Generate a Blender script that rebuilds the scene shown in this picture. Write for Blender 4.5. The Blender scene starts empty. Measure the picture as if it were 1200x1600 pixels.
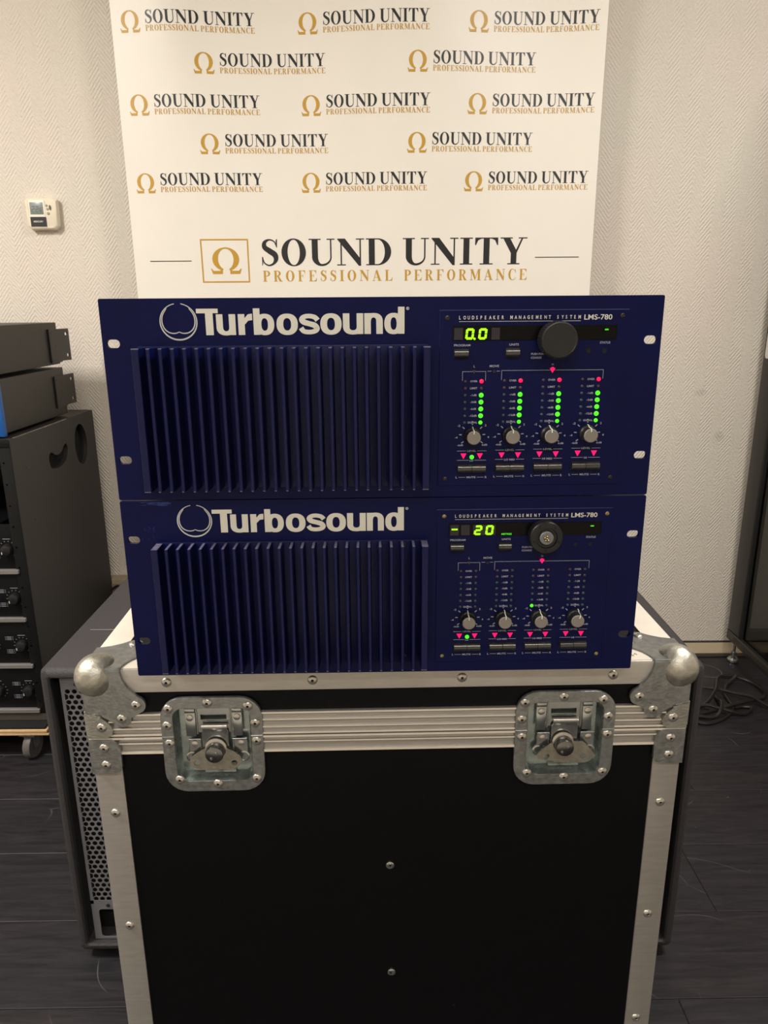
import bpy, bmesh, math, random
from mathutils import Matrix, Vector
PI = math.pi
random.seed(7)
scene = bpy.context.scene
COL = scene.collection

# ------------------------------------------------------------------ camera
cam_d = bpy.data.cameras.new('camera')
cam = bpy.data.objects.new('camera', cam_d)
COL.objects.link(cam)
cam_d.sensor_fit = 'VERTICAL'
cam_d.sensor_height = 24.0
cam_d.lens = 1143.7 / 1600 * 24.0
cam_d.clip_start = 0.02
_p = math.radians(15.79); _r = math.radians(0.402)
_f = Vector((0, math.cos(_p), -math.sin(_p)))
_up = Vector((0, math.sin(_p), math.cos(_p)))
_rt = Vector((1, 0, 0))
rt2 = _rt * math.cos(_r) - _up * math.sin(_r)
up2 = _up * math.cos(_r) + _rt * math.sin(_r)
cam.matrix_world = Matrix(((rt2.x, up2.x, -_f.x, 0), (rt2.y, up2.y, -_f.y, 0),
                           (rt2.z, up2.z, -_f.z, 1.21), (0, 0, 0, 1)))
scene.camera = cam

# ------------------------------------------------------------------ world, lights, exposure
world = bpy.data.worlds.new('world'); scene.world = world
world.use_nodes = True
world.node_tree.nodes['Background'].inputs[0].default_value = (1.0, 0.93, 0.84, 1)
world.node_tree.nodes['Background'].inputs[1].default_value = 0.2
vs = scene.view_settings
vs.view_transform = 'Standard'
vs.look = 'None'
vs.exposure = 0.0
vs.gamma = 1.0
vs.use_curve_mapping = False

def area(name, loc, sx, sy, power, colour, target=None):
    d = bpy.data.lights.new(name, 'AREA')
    d.shape = 'RECTANGLE'; d.size = sx; d.size_y = sy
    d.energy = power; d.color = colour
    o = bpy.data.objects.new(name, d); COL.objects.link(o)
    o.location = loc
    if target:
        o.rotation_euler = (Vector(target) - Vector(loc)).to_track_quat('-Z', 'Y').to_euler()
    return o
WARM = (1.0, 0.952, 0.892)
area('key_lamp', (-1.75, 0.45, 2.62), 0.30, 0.60, 84, WARM)
area('ceiling_lamp_right', (1.15, 0.85, 2.62), 0.6, 0.3, 43, WARM)
area('ceiling_lamp_rear', (0.05, -1.0, 2.62), 1.5, 0.2, 34, WARM)

# ------------------------------------------------------------------ helpers: materials
def lin(c):
    c = c / 255.0
    return c / 12.92 if c <= 0.04045 else ((c + 0.055) / 1.055) ** 2.4
def rgb(r, g, b):
    return (lin(r), lin(g), lin(b), 1)
class NT:
    def __init__(s, name):
        s.m = bpy.data.materials.new(name); s.m.use_nodes = True
        s.t = s.m.node_tree; s.b = s.t.nodes['Principled BSDF']
    def n(s, kind, **kw):
        nd = s.t.nodes.new(kind)
        for k, v in kw.items(): setattr(nd, k, v)
        return nd
    def l(s, a, b): s.t.links.new(a, b)
    def set(s, nd, **kw):
        for k, v in kw.items(): nd.inputs[k.replace('_', ' ')].default_value = v
    def math(s, op, a, b=None):
        nd = s.n('ShaderNodeMath', operation=op)
        for i, x in enumerate((a, b)):
            if x is None: continue
            if isinstance(x, (int, float)): nd.inputs[i].default_value = x
            else: s.l(x, nd.inputs[i])
        return nd.outputs[0]
def mat(name, col, rough=0.5, metal=0.0, vary=0.06, scale=30, bump=0.0, bscale=400, spec=0.5,
        emit=None, estr=0.0, coat=0.0, stretch=(1, 1, 1), rvary=0.0, speck=None, speck_amt=0.0, speck_scale=200):
    if name in bpy.data.materials: return bpy.data.materials[name]
    N = NT(name); b = N.b
    tc = N.n('ShaderNodeTexCoord')
    mp = N.n('ShaderNodeMapping'); mp.inputs['Scale'].default_value = stretch
    N.l(tc.outputs['Object'], mp.inputs[0])
    nz = N.n('ShaderNodeTexNoise'); nz.inputs['Scale'].default_value = scale
    nz.inputs['Detail'].default_value = 4
    N.l(mp.outputs[0], nz.inputs['Vector'])
    cr = N.n('ShaderNodeValToRGB')
    cr.color_ramp.elements[0].position = 0.3; cr.color_ramp.elements[1].position = 0.7
    c0 = [max(0, x * (1 - vary)) for x in col[:3]] + [1]; c1 = [min(1, x * (1 + vary)) for x in col[:3]] + [1]
    cr.color_ramp.elements[0].color = c0; cr.color_ramp.elements[1].color = c1
    N.l(nz.outputs[0], cr.inputs[0])
    cout = cr.outputs[0]
    if speck:
        n2 = N.n('ShaderNodeTexNoise'); n2.inputs['Scale'].default_value = speck_scale
        n2.inputs['Detail'].default_value = 2
        N.l(tc.outputs['Object'], n2.inputs['Vector'])
        r2 = N.n('ShaderNodeMapRange'); r2.inputs[1].default_value = speck_amt; r2.inputs[2].default_value = speck_amt + 0.04
        N.l(n2.outputs[0], r2.inputs[0])
        mx = N.n('ShaderNodeMix', data_type='RGBA')
        N.l(r2.outputs[0], mx.inputs[0]); N.l(cout, mx.inputs[6]); mx.inputs[7].default_value = speck
        cout = mx.outputs[2]
    N.l(cout, b.inputs['Base Color'])
    b.inputs['Roughness'].default_value = rough; b.inputs['Metallic'].default_value = metal
    b.inputs['Specular IOR Level'].default_value = spec
    if coat: b.inputs['Coat Weight'].default_value = coat; b.inputs['Coat Roughness'].default_value = 0.15
    if rvary:
        mr = N.n('ShaderNodeMapRange'); mr.inputs[3].default_value = max(0.02, rough - rvary); mr.inputs[4].default_value = rough + rvary
        N.l(nz.outputs[0], mr.inputs[0]); N.l(mr.outputs[0], b.inputs['Roughness'])
    if bump:
        n3 = N.n('ShaderNodeTexNoise'); n3.inputs['Scale'].default_value = bscale; n3.inputs['Detail'].default_value = 2
        N.l(mp.outputs[0], n3.inputs['Vector'])
        bp = N.n('ShaderNodeBump'); bp.inputs['Strength'].default_value = bump; bp.inputs['Distance'].default_value = 0.001
        N.l(n3.outputs[0], bp.inputs['Height']); N.l(bp.outputs[0], b.inputs['Normal'])
    if emit:
        b.inputs['Emission Color'].default_value = emit; b.inputs['Emission Strength'].default_value = estr
    return N.m

NAVY = mat('navy_paint', rgb(2, 9, 60), 0.42, 0, 0.10, 25, bump=0.12, bscale=900, spec=0.16,
           speck=rgb(95, 100, 135), speck_amt=0.80, speck_scale=130)
NAVYFIN = mat('navy_fin_paint', rgb(2, 9, 60), 0.36, 0, 0.10, 25, bump=0.1, bscale=900, spec=0.30,
              speck=rgb(150, 150, 165), speck_amt=0.80, speck_scale=170)
WHITEINK = mat('white_ink', rgb(214, 212, 200), 0.6, vary=0.02)
DIMINK = mat('fine_white_ink', rgb(158, 160, 172), 0.6, vary=0.02)
GREYRING = mat('logo_ring_ink', rgb(190, 192, 190), 0.6, vary=0.02)
BLACKPL = mat('black_plastic', rgb(19, 19, 20), 0.42, vary=0.1, bump=0.1)
BTNPL = mat('button_plastic', rgb(38, 38, 38), 0.17, vary=0.06, spec=1.0)
KNOBCAP = mat('grey_knob_cap', rgb(128, 122, 114), 0.5, vary=0.04)
SMOKE = mat('smoked_display', rgb(8, 7, 9), 0.22, vary=0.1, spec=0.15)
CELL = mat('digit_cell', rgb(34, 31, 38), 0.4, vary=0.05)
LEDOFF = mat('led_off', rgb(56, 66, 76), 0.35, vary=0.05)
LEDOFFR = mat('led_off_red', rgb(72, 52, 60), 0.35, vary=0.05)
def emi(name, col, s): return mat(name, col, 0.5, vary=0.0, emit=col, estr=s)
GREEN = emi('led_green', rgb(70, 255, 25), 1.25)
GREEND = emi('digit_green', rgb(150, 255, 10), 1.2)
GREENS = emi('legend_green', rgb(60, 190, 25), 0.8)
RED = emi('led_red', rgb(255, 15, 75), 1.0)
PINK = emi('led_pink', rgb(250, 8, 100), 0.9)
SCREWD = mat('dark_screw', rgb(70, 66, 60), 0.4, 0.8, vary=0.2, scale=300)
BRASS = mat('brass_screw', rgb(170, 155, 115), 0.35, 1.0, vary=0.2, scale=900)
CHASSIS = mat('chassis_steel', rgb(60, 60, 62), 0.5, 0.6)
LAM = mat('black_laminate', rgb(8, 8, 10), 0.45, vary=0.12, scale=60, bump=0.25, bscale=500, spec=0.14,
          speck=rgb(60, 60, 62), speck_amt=0.79, speck_scale=60)
ALU = mat('aluminium_extrusion', rgb(178, 174, 168), 0.42, 0.6, 0.07, 40, bump=0.1, bscale=200, stretch=(1, 6, 6), rvary=0.06)
ALURAIL = mat('aluminium_rail', rgb(172, 168, 162), 0.36, 0.7, 0.05, 40, stretch=(1, 6, 6), rvary=0.05)
ALULIT = mat('aluminium_lit', rgb(232, 224, 210), 0.55, 0.35, 0.05, 30, bump=0.1)  # lighter copy of the aluminium, overhead light painted into its colour
ZINC = mat('galvanised_steel', rgb(142, 144, 143), 0.36, 0.8, 0.2, 160, bump=0.25, bscale=350, rvary=0.08)
BALL = mat('worn_nickel_ball', rgb(172, 169, 158), 0.46, 0.9, 0.22, 90, bump=0.5, bscale=220, rvary=0.10)
CHROME = mat('plated_steel', rgb(176, 180, 178), 0.22, 0.95, 0.08, 80, rvary=0.06)
CHROMED = mat('plated_steel_dish', rgb(172, 182, 179), 0.27, 0.9, 0.12, 60, rvary=0.06)
WING = mat('latch_wing_steel', rgb(158, 154, 142), 0.34, 0.8, 0.16, 150, bump=0.3, bscale=700)
RIVET = mat('rivet_steel', rgb(196, 192, 184), 0.3, 0.9, 0.08, 300)
DARKHOLE = mat('dark_recess', rgb(6, 6, 6), 0.8)
SUBPAINT = mat('textured_speaker_paint', rgb(54, 51, 52), 0.62, 0, 0.10, 300, bump=1.0, bscale=420, spec=0.4)
GRILLE = mat('grey_grille_steel', rgb(120, 120, 124), 0.5, 0.2, 0.05, 60)
RACKPAINT = mat('rack_black_paint', rgb(44, 41, 39), 0.5, 0, 0.06, 80, bump=0.5, bscale=500, spec=0.4)
BOXSTEEL = mat('amplifier_case_steel', rgb(54, 51, 47), 0.45, 0.2, 0.05, 50, bump=0.15, bscale=700, spec=0.3)
AMPFACE = mat('amplifier_fascia', rgb(9, 9, 11), 0.5, vary=0.08, bump=0.2, spec=.2)
BARALU = mat('amplifier_trim_bar', rgb(150, 146, 144), 0.4, 0.6, 0.04)
BLUEF = mat('blue_fascia', rgb(8, 80, 150), 0.4, vary=0.05)
PLY = mat('plywood', rgb(205, 172, 128), 0.6, 0, 0.14, 60, stretch=(1, 1, 12))
PLYD = mat('plywood_dark_ply', rgb(90, 68, 48), 0.7, 0, 0.2, 60)
RUBBER = mat('grey_rubber', rgb(92, 88, 85), 0.55, 0, 0.08, 40)
CABLE = mat('black_cable', rgb(34, 32, 30), 0.38, vary=0.08)
VINYL = mat('banner_vinyl', rgb(233, 227, 216), 0.42, 0, 0.015, 6, spec=0.4, bump=0.05, bscale=100)
INK = mat('banner_black_ink', rgb(20, 20, 22), 0.42, vary=0.02)
GOLD = mat('banner_gold_ink', rgb(190, 146, 40), 0.45, vary=0.03)
CREAM = mat('cream_plastic', rgb(228, 217, 195), 0.45, vary=0.02)
LCD = mat('lcd_glass', rgb(128, 136, 132), 0.3, vary=0.04)
LCDD = mat('lcd_segment', rgb(78, 88, 88), 0.4)
LABELK = mat('black_label', rgb(26, 22, 22), 0.4)
BTNG = mat('thermostat_button', rgb(160, 158, 140), 0.5)
BTNGR = mat('thermostat_green', rgb(70, 84, 58), 0.5)
CABMETAL = mat('cabinet_frame_metal', rgb(46, 43, 41), 0.4, 0.3, 0.06, 40)
STICK = mat('white_sticker', rgb(215, 212, 208), 0.5)
TEAL = mat('teal_ink', rgb(40, 130, 140), 0.5)
SKIRT = mat('beige_skirting', rgb(208, 190, 160), 0.5, 0, 0.05, 20)
PLASTER = mat('plain_wall', rgb(205, 198, 186), 0.8, 0, 0.02, 5)
CEIL = mat('ceiling_white', rgb(225, 222, 214), 0.85, 0, 0.02, 5)

def wallpaper():
    N = NT('herringbone_wallpaper')
    tc = N.n('ShaderNodeTexCoord'); sp = N.n('ShaderNodeSeparateXYZ')
    N.l(tc.outputs['Object'], sp.inputs[0])
    x, z = sp.outputs['X'], sp.outputs['Z']
    nzw = N.n('ShaderNodeTexNoise'); nzw.inputs['Scale'].default_value = 40
    N.l(tc.outputs['Object'], nzw.inputs['Vector'])
    wob = N.math('MULTIPLY', N.math('SUBTRACT', nzw.outputs[0], 0.5), 0.22)
    fx = N.math('FRACT', N.math('ADD', N.math('DIVIDE', x, 0.070), 0.13))
    tri = N.math('ABSOLUTE', N.math('SUBTRACT', fx, 0.5))          # 0.5 at edges, 0 at middle
    ph = N.math('ADD', N.math('ADD', N.math('DIVIDE', z, 0.0138), N.math('MULTIPLY', tri, 6.6)), wob)
    rid = N.math('SINE', N.math('MULTIPLY', ph, 2 * PI))
    rid = N.math('ADD', N.math('MULTIPLY', rid, 0.5), 0.5)
    # bead rows along the ridges
    bead = N.math('SINE', N.math('MULTIPLY', N.math('ADD', N.math('DIVIDE', z, 0.0046), N.math('MULTIPLY', x, 60.0)), 2 * PI))
    v = N.n('ShaderNodeTexVoronoi'); v.inputs['Scale'].default_value = 230
    mp = N.n('ShaderNodeMapping'); mp.inputs['Scale'].default_value = (0.6, 1, 1)
    N.l(tc.outputs['Object'], mp.inputs[0]); N.l(mp.outputs[0], v.inputs['Vector'])
    # the two directions stand out unequally, and fade in and out
    big = N.n('ShaderNodeTexNoise'); big.inputs['Scale'].default_value = 5.0
    N.l(tc.outputs['Object'], big.inputs['Vector'])
    amp = N.n('ShaderNodeMapRange'); amp.inputs[1].default_value = 0.35; amp.inputs[2].default_value = 0.65
    amp.inputs[3].default_value = 0.55; amp.inputs[4].default_value = 1.0
    N.l(big.outputs[0], amp.inputs[0])
    h = N.math('ADD', N.math('MULTIPLY', N.math('MULTIPLY', rid, amp.outputs[0]), 1.0),
               N.math('ADD', N.math('MULTIPLY', v.outputs['Distance'], -0.8), N.math('MULTIPLY', bead, 0.06)))
    bp = N.n('ShaderNodeBump'); bp.inputs['Strength'].default_value = 0.75; bp.inputs['Distance'].default_value = 0.0013
    N.l(h, bp.inputs['Height']); N.l(bp.outputs[0], N.b.inputs['Normal'])
    # colour: warm off-white with faint pinkish and greenish patches plus scuffs
    cr = N.n('ShaderNodeValToRGB'); cr.color_ramp.elements[0].position = 0.35; cr.color_ramp.elements[1].position = 0.65
    cr.color_ramp.elements[0].color = rgb(214, 207, 194); cr.color_ramp.elements[1].color = rgb(217, 206, 194)
    n2 = N.n('ShaderNodeTexNoise'); n2.inputs['Scale'].default_value = 3.2
    N.l(tc.outputs['Object'], n2.inputs['Vector']); N.l(n2.outputs[0], cr.inputs[0])
    c = cr.outputs[0]
    for (sx, sz, rx, rz) in ((1.032, 0.929, 0.026, 0.013), (1.106, 0.785, 0.02, 0.022), (1.057, 1.91, 0.003, 0.003)):
        dx = N.math('DIVIDE', N.math('SUBTRACT', x, sx), rx); dz = N.math('DIVIDE', N.math('SUBTRACT', z, sz), rz)
        d = N.math('ADD', N.math('POWER', dx, 2.0), N.math('POWER', dz, 2.0))
        w = N.n('ShaderNodeMapRange'); w.inputs[1].default_value = 1.0; w.inputs[2].default_value = 0.0
        w.inputs[3].default_value = 0.0; w.inputs[4].default_value = 1.0
        N.l(d, w.inputs[0])
        k = N.math('MULTIPLY', N.math('MULTIPLY', w.outputs[0], N.math('SUBTRACT', 1.0, rid)), 0.45)
        mx = N.n('ShaderNodeMix', data_type='RGBA'); N.l(k, mx.inputs[0]); N.l(c, mx.inputs[6])
        mx.inputs[7].default_value = rgb(120, 112, 100); c = mx.outputs[2]
    N.l(c, N.b.inputs['Base Color']); N.b.inputs['Roughness'].default_value = 0.62
    N.b.inputs['Specular IOR Level'].default_value = 0.3
    return N.m
WALLP = wallpaper()

def plank_mat():
    N = NT('dark_vinyl_plank')
    tc = N.n('ShaderNodeTexCoord'); oi = N.n('ShaderNodeObjectInfo')
    add = N.n('ShaderNodeVectorMath', operation='ADD')
    cmb = N.n('ShaderNodeCombineXYZ')
    r10 = N.math('MULTIPLY', oi.outputs['Random'], 37.0)
    N.l(r10, cmb.inputs[0]); N.l(r10, cmb.inputs[1])
    N.l(tc.outputs['Object'], add.inputs[0]); N.l(cmb.outputs[0], add.inputs[1])
    mp = N.n('ShaderNodeMapping'); mp.inputs['Scale'].default_value = (1.0, 9.0, 1.0)
    N.l(add.outputs[0], mp.inputs[0])
    n1 = N.n('ShaderNodeTexNoise'); n1.inputs['Scale'].default_value = 9; n1.inputs['Detail'].default_value = 8
    n1.inputs['Roughness'].default_value = 0.65; n1.inputs['Distortion'].default_value = 0.8
    N.l(mp.outputs[0], n1.inputs['Vector'])
    n2 = N.n('ShaderNodeTexNoise'); n2.inputs['Scale'].default_value = 3.0
    N.l(add.outputs[0], n2.inputs['Vector'])
    cr = N.n('ShaderNodeValToRGB')
    cr.color_ramp.elements[0].position = 0.3; cr.color_ramp.elements[1].position = 0.72
    cr.color_ramp.elements[0].color = rgb(23, 23, 26); cr.color_ramp.elements[1].color = rgb(52, 49, 53)
    N.l(n1.outputs[0], cr.inputs[0])
    tint = N.n('ShaderNodeMix', data_type='RGBA', blend_type='MULTIPLY'); tint.inputs[0].default_value = 1.0
    cr2 = N.n('ShaderNodeValToRGB'); cr2.color_ramp.elements[0].position = 0.4; cr2.color_ramp.elements[1].position = 0.65
    cr2.color_ramp.elements[0].color = (0.86, 0.88, 0.9, 1); cr2.color_ramp.elements[1].color = (1.0, 0.88, 0.88, 1)
    N.l(n2.outputs[0], cr2.inputs[0])
    N.l(cr.outputs[0], tint.inputs[6]); N.l(cr2.outputs[0], tint.inputs[7])
    # fine pale scratches: thin voronoi borders, broken up
    w = N.n('ShaderNodeTexVoronoi', feature='DISTANCE_TO_EDGE'); w.inputs['Scale'].default_value = 2.6
    dn = N.n('ShaderNodeTexNoise'); dn.inputs['Scale'].default_value = 2.0
    N.l(add.outputs[0], dn.inputs['Vector'])
    vm = N.n('ShaderNodeVectorMath', operation='MULTIPLY_ADD')
    N.l(dn.outputs['Color'], vm.inputs[0]); vm.inputs[1].default_value = (0.7, 0.7, 0.7); N.l(add.outputs[0], vm.inputs[2])
    N.l(vm.outputs[0], w.inputs['Vector'])
    s = N.n('ShaderNodeMapRange'); s.inputs[1].default_value = 0.0035; s.inputs[2].default_value = 0.001
    N.l(w.outputs['Distance'], s.inputs[0])
    n4 = N.n('ShaderNodeTexNoise'); n4.inputs['Scale'].default_value = 7.0
    N.l(add.outputs[0], n4.inputs['Vector'])
    s4 = N.n('ShaderNodeMapRange'); s4.inputs[1].default_value = 0.52; s4.inputs[2].default_value = 0.66; s4.inputs[4].default_value = 0.35
    N.l(n4.outputs[0], s4.inputs[0])
    k = N.math('MULTIPLY', s.outputs[0], s4.outputs[0])
    mx = N.n('ShaderNodeMix', data_type='RGBA'); N.l(k, mx.inputs[0]); N.l(tint.outputs[2], mx.inputs[6]); mx.inputs[7].default_value = rgb(150, 146, 142)
    sn = N.n('ShaderNodeTexNoise'); sn.inputs['Scale'].default_value = 55.0; sn.inputs['Detail'].default_value = 1
    N.l(add.outputs[0], sn.inputs['Vector'])
    sr = N.n('ShaderNodeMapRange'); sr.inputs[1].default_value = 0.80; sr.inputs[2].default_value = 0.84; sr.inputs[4].default_value = 0.6
    N.l(sn.outputs[0], sr.inputs[0])
    mx2 = N.n('ShaderNodeMix', data_type='RGBA'); N.l(sr.outputs[0], mx2.inputs[0]); N.l(mx.outputs[2], mx2.inputs[6]); mx2.inputs[7].default_value = rgb(140, 132, 128)
    N.l(mx2.outputs[2], N.b.inputs['Base Color'])
    N.b.inputs['Roughness'].default_value = 0.48; N.b.inputs['Specular IOR Level'].default_value = 0.4
    bp = N.n('ShaderNodeBump'); bp.inputs['Strength'].default_value = 0.25; bp.inputs['Distance'].default_value = 0.0008
    N.l(n1.outputs[0], bp.inputs['Height']); N.l(bp.outputs[0], N.b.inputs['Normal'])
    return N.m
PLANK = plank_mat()

def tinted():
    N = NT('tinted_glass')
    t = N.n('ShaderNodeBsdfTransparent'); t.inputs[0].default_value = (0.42, 0.43, 0.42, 1)
    g = N.n('ShaderNodeBsdfGlossy'); g.inputs['Roughness'].default_value = 0.08
    mx = N.n('ShaderNodeMixShader'); mx.inputs[0].default_value = 0.05
    N.l(t.outputs[0], mx.inputs[1]); N.l(g.outputs[0], mx.inputs[2])
    N.l(mx.outputs[0], N.t.nodes['Material Output'].inputs['Surface'])
    return N.m
TINT = tinted()

# ------------------------------------------------------------------ helpers: geometry
class MB:
    def __init__(s): s.v = []; s.f = []; s.mi = []; s.mats = []; s.cur = 0
    def use(s, m):
        if m not in s.mats: s.mats.append(m)
        s.cur = s.mats.index(m); return s
    def face(s, idx): s.f.append(tuple(idx)); s.mi.append(s.cur)
    def add(s, verts, faces, M=None):
        b = len(s.v)
        s.v += [tuple(M @ Vector(v)) if M else tuple(v) for v in verts]
        for f in faces: s.face([b + i for i in f])
    def box(s, x0, x1, y0, y1, z0, z1, M=None):
        vs_ = [(x, y, z) for x in (x0, x1) for y in (y0, y1) for z in (z0, z1)]
        s.add(vs_, [(0, 1, 3, 2), (4, 6, 7, 5), (0, 4, 5, 1), (2, 3, 7, 6), (0, 2, 6, 4), (1, 5, 7, 3)], M)
    def loft(s, loops, cap0=True, cap1=True, M=None, closed=True):
        n = len(loops[0]); vs_ = [p for L in loops for p in L]; fs = []
        for k in range(len(loops) - 1):
            for i in range(n if closed else n - 1):
                j = (i + 1) % n
                fs.append((k * n + i, k * n + j, (k + 1) * n + j, (k + 1) * n + i))
        if cap0: fs.append(tuple(range(n - 1, -1, -1)))
        if cap1: fs.append(tuple((len(loops) - 1) * n + i for i in range(n)))
        s.add(vs_, fs, M)
    def lathe(s, prof, origin=(0, 0, 0), axis='-y', n=20, cap=True):
        # prof: (radius, height along axis)
        o = Vector(origin); loops = []
        ax = {'-y': ((1, 0, 0), (0, 0, 1), (0, -1, 0)), 'z': ((1, 0, 0), (0, 1, 0), (0, 0, 1)), 'x': ((0, 1, 0), (0, 0, 1), (1, 0, 0)),
              '-x': ((0, 0, 1), (0, 1, 0), (-1, 0, 0))}[axis]
        a, b, c = [Vector(q) for q in ax]
        for r, h in prof:
            loops.append([tuple(o + a * (r * math.cos(2 * PI * i / n)) + b * (r * math.sin(2 * PI * i / n)) + c * h) for i in range(n)])
        s.loft(loops, cap, cap)
    def prism(s, poly, y0, y1):      # polygon in x,z extruded along y
        s.loft([[(x, y1, z) for x, z in poly], [(x, y0, z) for x, z in poly]])
    def tube(s, pts, r, n=8, cap=True):
        pts = [Vector(p) for p in pts]; loops = []; prev = None
        for i, p in enumerate(pts):
            t = (pts[min(i + 1, len(pts) - 1)] - pts[max(i - 1, 0)]).normalized()
            if prev is None:
                u = t.orthogonal().normalized()
            else:
                u = (prev - t * prev.dot(t)).normalized()
            prev = u; w = t.cross(u)
            loops.append([tuple(p + u * (r * math.cos(2 * PI * k / n)) + w * (r * math.sin(2 * PI * k / n))) for k in range(n)])
        s.loft(loops, cap, cap)
    def flat(s, quads, fn):          # list of 2D polygons -> mapped by fn(x,z) to a 3D point
        for q in quads:
            s.lay = (getattr(s, 'lay', 0) + 1) % 60
            b = len(s.v)
            for p in q:
                a = fn(*p); s.v.append((a[0], a[1] - s.lay * 3e-6, a[2]))
            s.face(range(b, b + len(q)))
    def build(s, name, parent=None, bevel=0.0, segs=2, smooth=0.6, loc=None):
        me = bpy.data.meshes.new(name)
        me.from_pydata(s.v, [], s.f)
        for m in s.mats: me.materials.append(m)
        me.polygons.foreach_set('material_index', s.mi)
        if bevel:
            bm = bmesh.new(); bm.from_mesh(me)
            bmesh.ops.recalc_face_normals(bm, faces=bm.faces)
            es = [e for e in bm.edges if len(e.link_faces) == 2 and e.calc_face_angle(0) > 0.5]
            bmesh.ops.bevel(bm, geom=es, offset=bevel, segments=segs, affect='EDGES', profile=0.5, clamp_overlap=True)
            bm.to_mesh(me); bm.free()
        if smooth:
            me.polygons.foreach_set('use_smooth', [True] * len(me.polygons))
            me.set_sharp_from_angle(angle=smooth)
        me.update()
        o = bpy.data.objects.new(name, me); COL.objects.link(o)
        if parent: o.parent = parent
        if loc: o.location = loc
        return o

def thing(name, label, cat, loc=(0, 0, 0), rz=0.0, group=None):
    o = bpy.data.objects.new(name, None); COL.objects.link(o)
    o.location = loc; o.rotation_euler = (0, 0, rz); o.empty_display_size = 0.05
    o['label'] = label; o['category'] = cat
    if group: o['group'] = group
    return o
def struct(o): o['kind'] = 'structure'; return o
def again(src, parent, loc):                  # another child sharing the same mesh
    c = src.copy(); COL.objects.link(c); c.parent = parent; c.location = loc; return c

def rrect(cx, cz, w, h, r, n=6):
    pts = []
    for (sx, sz, a0) in ((1, 1, 0), (-1, 1, 90), (-1, -1, 180), (1, -1, 270)):
        for i in range(n + 1):
            a = math.radians(a0 + 90 * i / n)
            pts.append((cx + sx * (w / 2 - r) + r * math.cos(a), cz + sz * (h / 2 - r) + r * math.sin(a)))
    return pts
def plate(mb, outer, holes, y_front, thick):
    """flat plate in x,z facing -y, with real holes"""
    cu = bpy.data.curves.new('tmp', 'CURVE'); cu.dimensions = '2D'; cu.fill_mode = 'BOTH'; cu.extrude = thick / 2
    for loop in [outer] + holes:
        sp = cu.splines.new('POLY'); sp.points.add(len(loop) - 1)
        for i, (x, z) in enumerate(loop): sp.points[i].co = (x, z, 0, 1)
        sp.use_cyclic_u = True
    ob = bpy.data.objects.new('tmp', cu); COL.objects.link(ob)
    dg = bpy.context.evaluated_depsgraph_get(); dg.update()
    me = bpy.data.meshes.new_from_object(ob.evaluated_get(dg))
    vs_ = [(v.co.x, y_front + thick / 2 - v.co.z, v.co.y) for v in me.vertices]
    mb.add(vs_, [tuple(p.vertices) for p in me.polygons])
    bpy.data.objects.remove(ob); bpy.data.curves.remove(cu); bpy.data.meshes.remove(me)
_tc = {}
def text2d(sx, bold=0.0):
    key = (sx, bold)
    if key not in _tc:
        cu = bpy.data.curves.new('tmp', 'FONT'); cu.body = sx; cu.offset = bold; cu.resolution_u = 3; cu.fill_mode = 'FRONT'
        ob = bpy.data.objects.new('tmp', cu); COL.objects.link(ob)
        dg = bpy.context.evaluated_depsgraph_get(); dg.update()
        me = bpy.data.meshes.new_from_object(ob.evaluated_get(dg))
        vs_ = [(v.co.x, v.co.y) for v in me.vertices]; fs = [tuple(p.vertices) for p in me.polygons]
        bpy.data.objects.remove(ob); bpy.data.curves.remove(cu); bpy.data.meshes.remove(me)
        xs = [v[0] for v in vs_]; zs = [v[1] for v in vs_]
        _tc[key] = (vs_, fs, min(xs), max(xs), min(zs), max(zs))
    return _tc[key]
def text(mb, sx, x0, x1, z0, z1, y, bold=0.0):
    vs_, fs, a, b, c, d = text2d(sx, bold)
    mb.add([(x0 + (vx - a) / (b - a) * (x1 - x0), y, z0 + (vz - c) / (d - c) * (z1 - z0)) for vx, vz in vs_], fs)

# ---- lettering drawn stroke by stroke (polygons as lists of points, y up)
def R(x0, y0, x1, y1): return [[(x0, y0), (x1, y0), (x1, y1), (x0, y1)]]
def ring(cx, cy, ro, so, ri, si, a0=0, a1=360, n=28, e=2.0):
    out = []
    def pt(rx, ry, a):
        c, s_ = math.cos(a), math.sin(a)
        return (cx + rx * math.copysign(abs(c) ** (2 / e), c), cy + ry * math.copysign(abs(s_) ** (2 / e), s_))
    for i in range(n):
        a = math.radians(a0 + (a1 - a0) * i / n); b = math.radians(a0 + (a1 - a0) * (i + 1) / n)
        out.append([pt(ri, si, a), pt(ro, so, a), pt(ro, so, b), pt(ri, si, b)])
    return out
def stroke(pts, ws, sub=5):
    P = []
    n = len(pts)
    for i in range(n - 1):
        p0 = pts[max(i - 1, 0)]; p1 = pts[i]; p2 = pts[i + 1]; p3 = pts[min(i + 2, n - 1)]
        for k in range(sub + (i == n - 2)):
            t = k / sub
            q = [0.5 * ((2 * p1[j]) + (-p0[j] + p2[j]) * t + (2 * p0[j] - 5 * p1[j] + 4 * p2[j] - p3[j]) * t * t + (-p0[j] + 3 * p1[j] - 3 * p2[j] + p3[j]) * t ** 3) for j in (0, 1)]
            P.append((q[0], q[1], ws[i] * (1 - t) + ws[i + 1] * t))
    L = []
    for i, (x, y, w) in enumerate(P):
        a = P[max(i - 1, 0)]; b = P[min(i + 1, len(P) - 1)]
        dx, dy = b[0] - a[0], b[1] - a[1]; d = math.hypot(dx, dy) or 1
        L.append(((x - dy / d * w, y + dx / d * w), (x + dy / d * w, y - dx / d * w)))
    return [[L[i][1], L[i + 1][1], L[i + 1][0], L[i][0]] for i in range(len(L) - 1)]
SF = 0.04
def ser(x0, x1, y): return R(x0, y, x1, y + SF) if y < 0.5 else R(x0, y - SF, x1, y)
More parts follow.
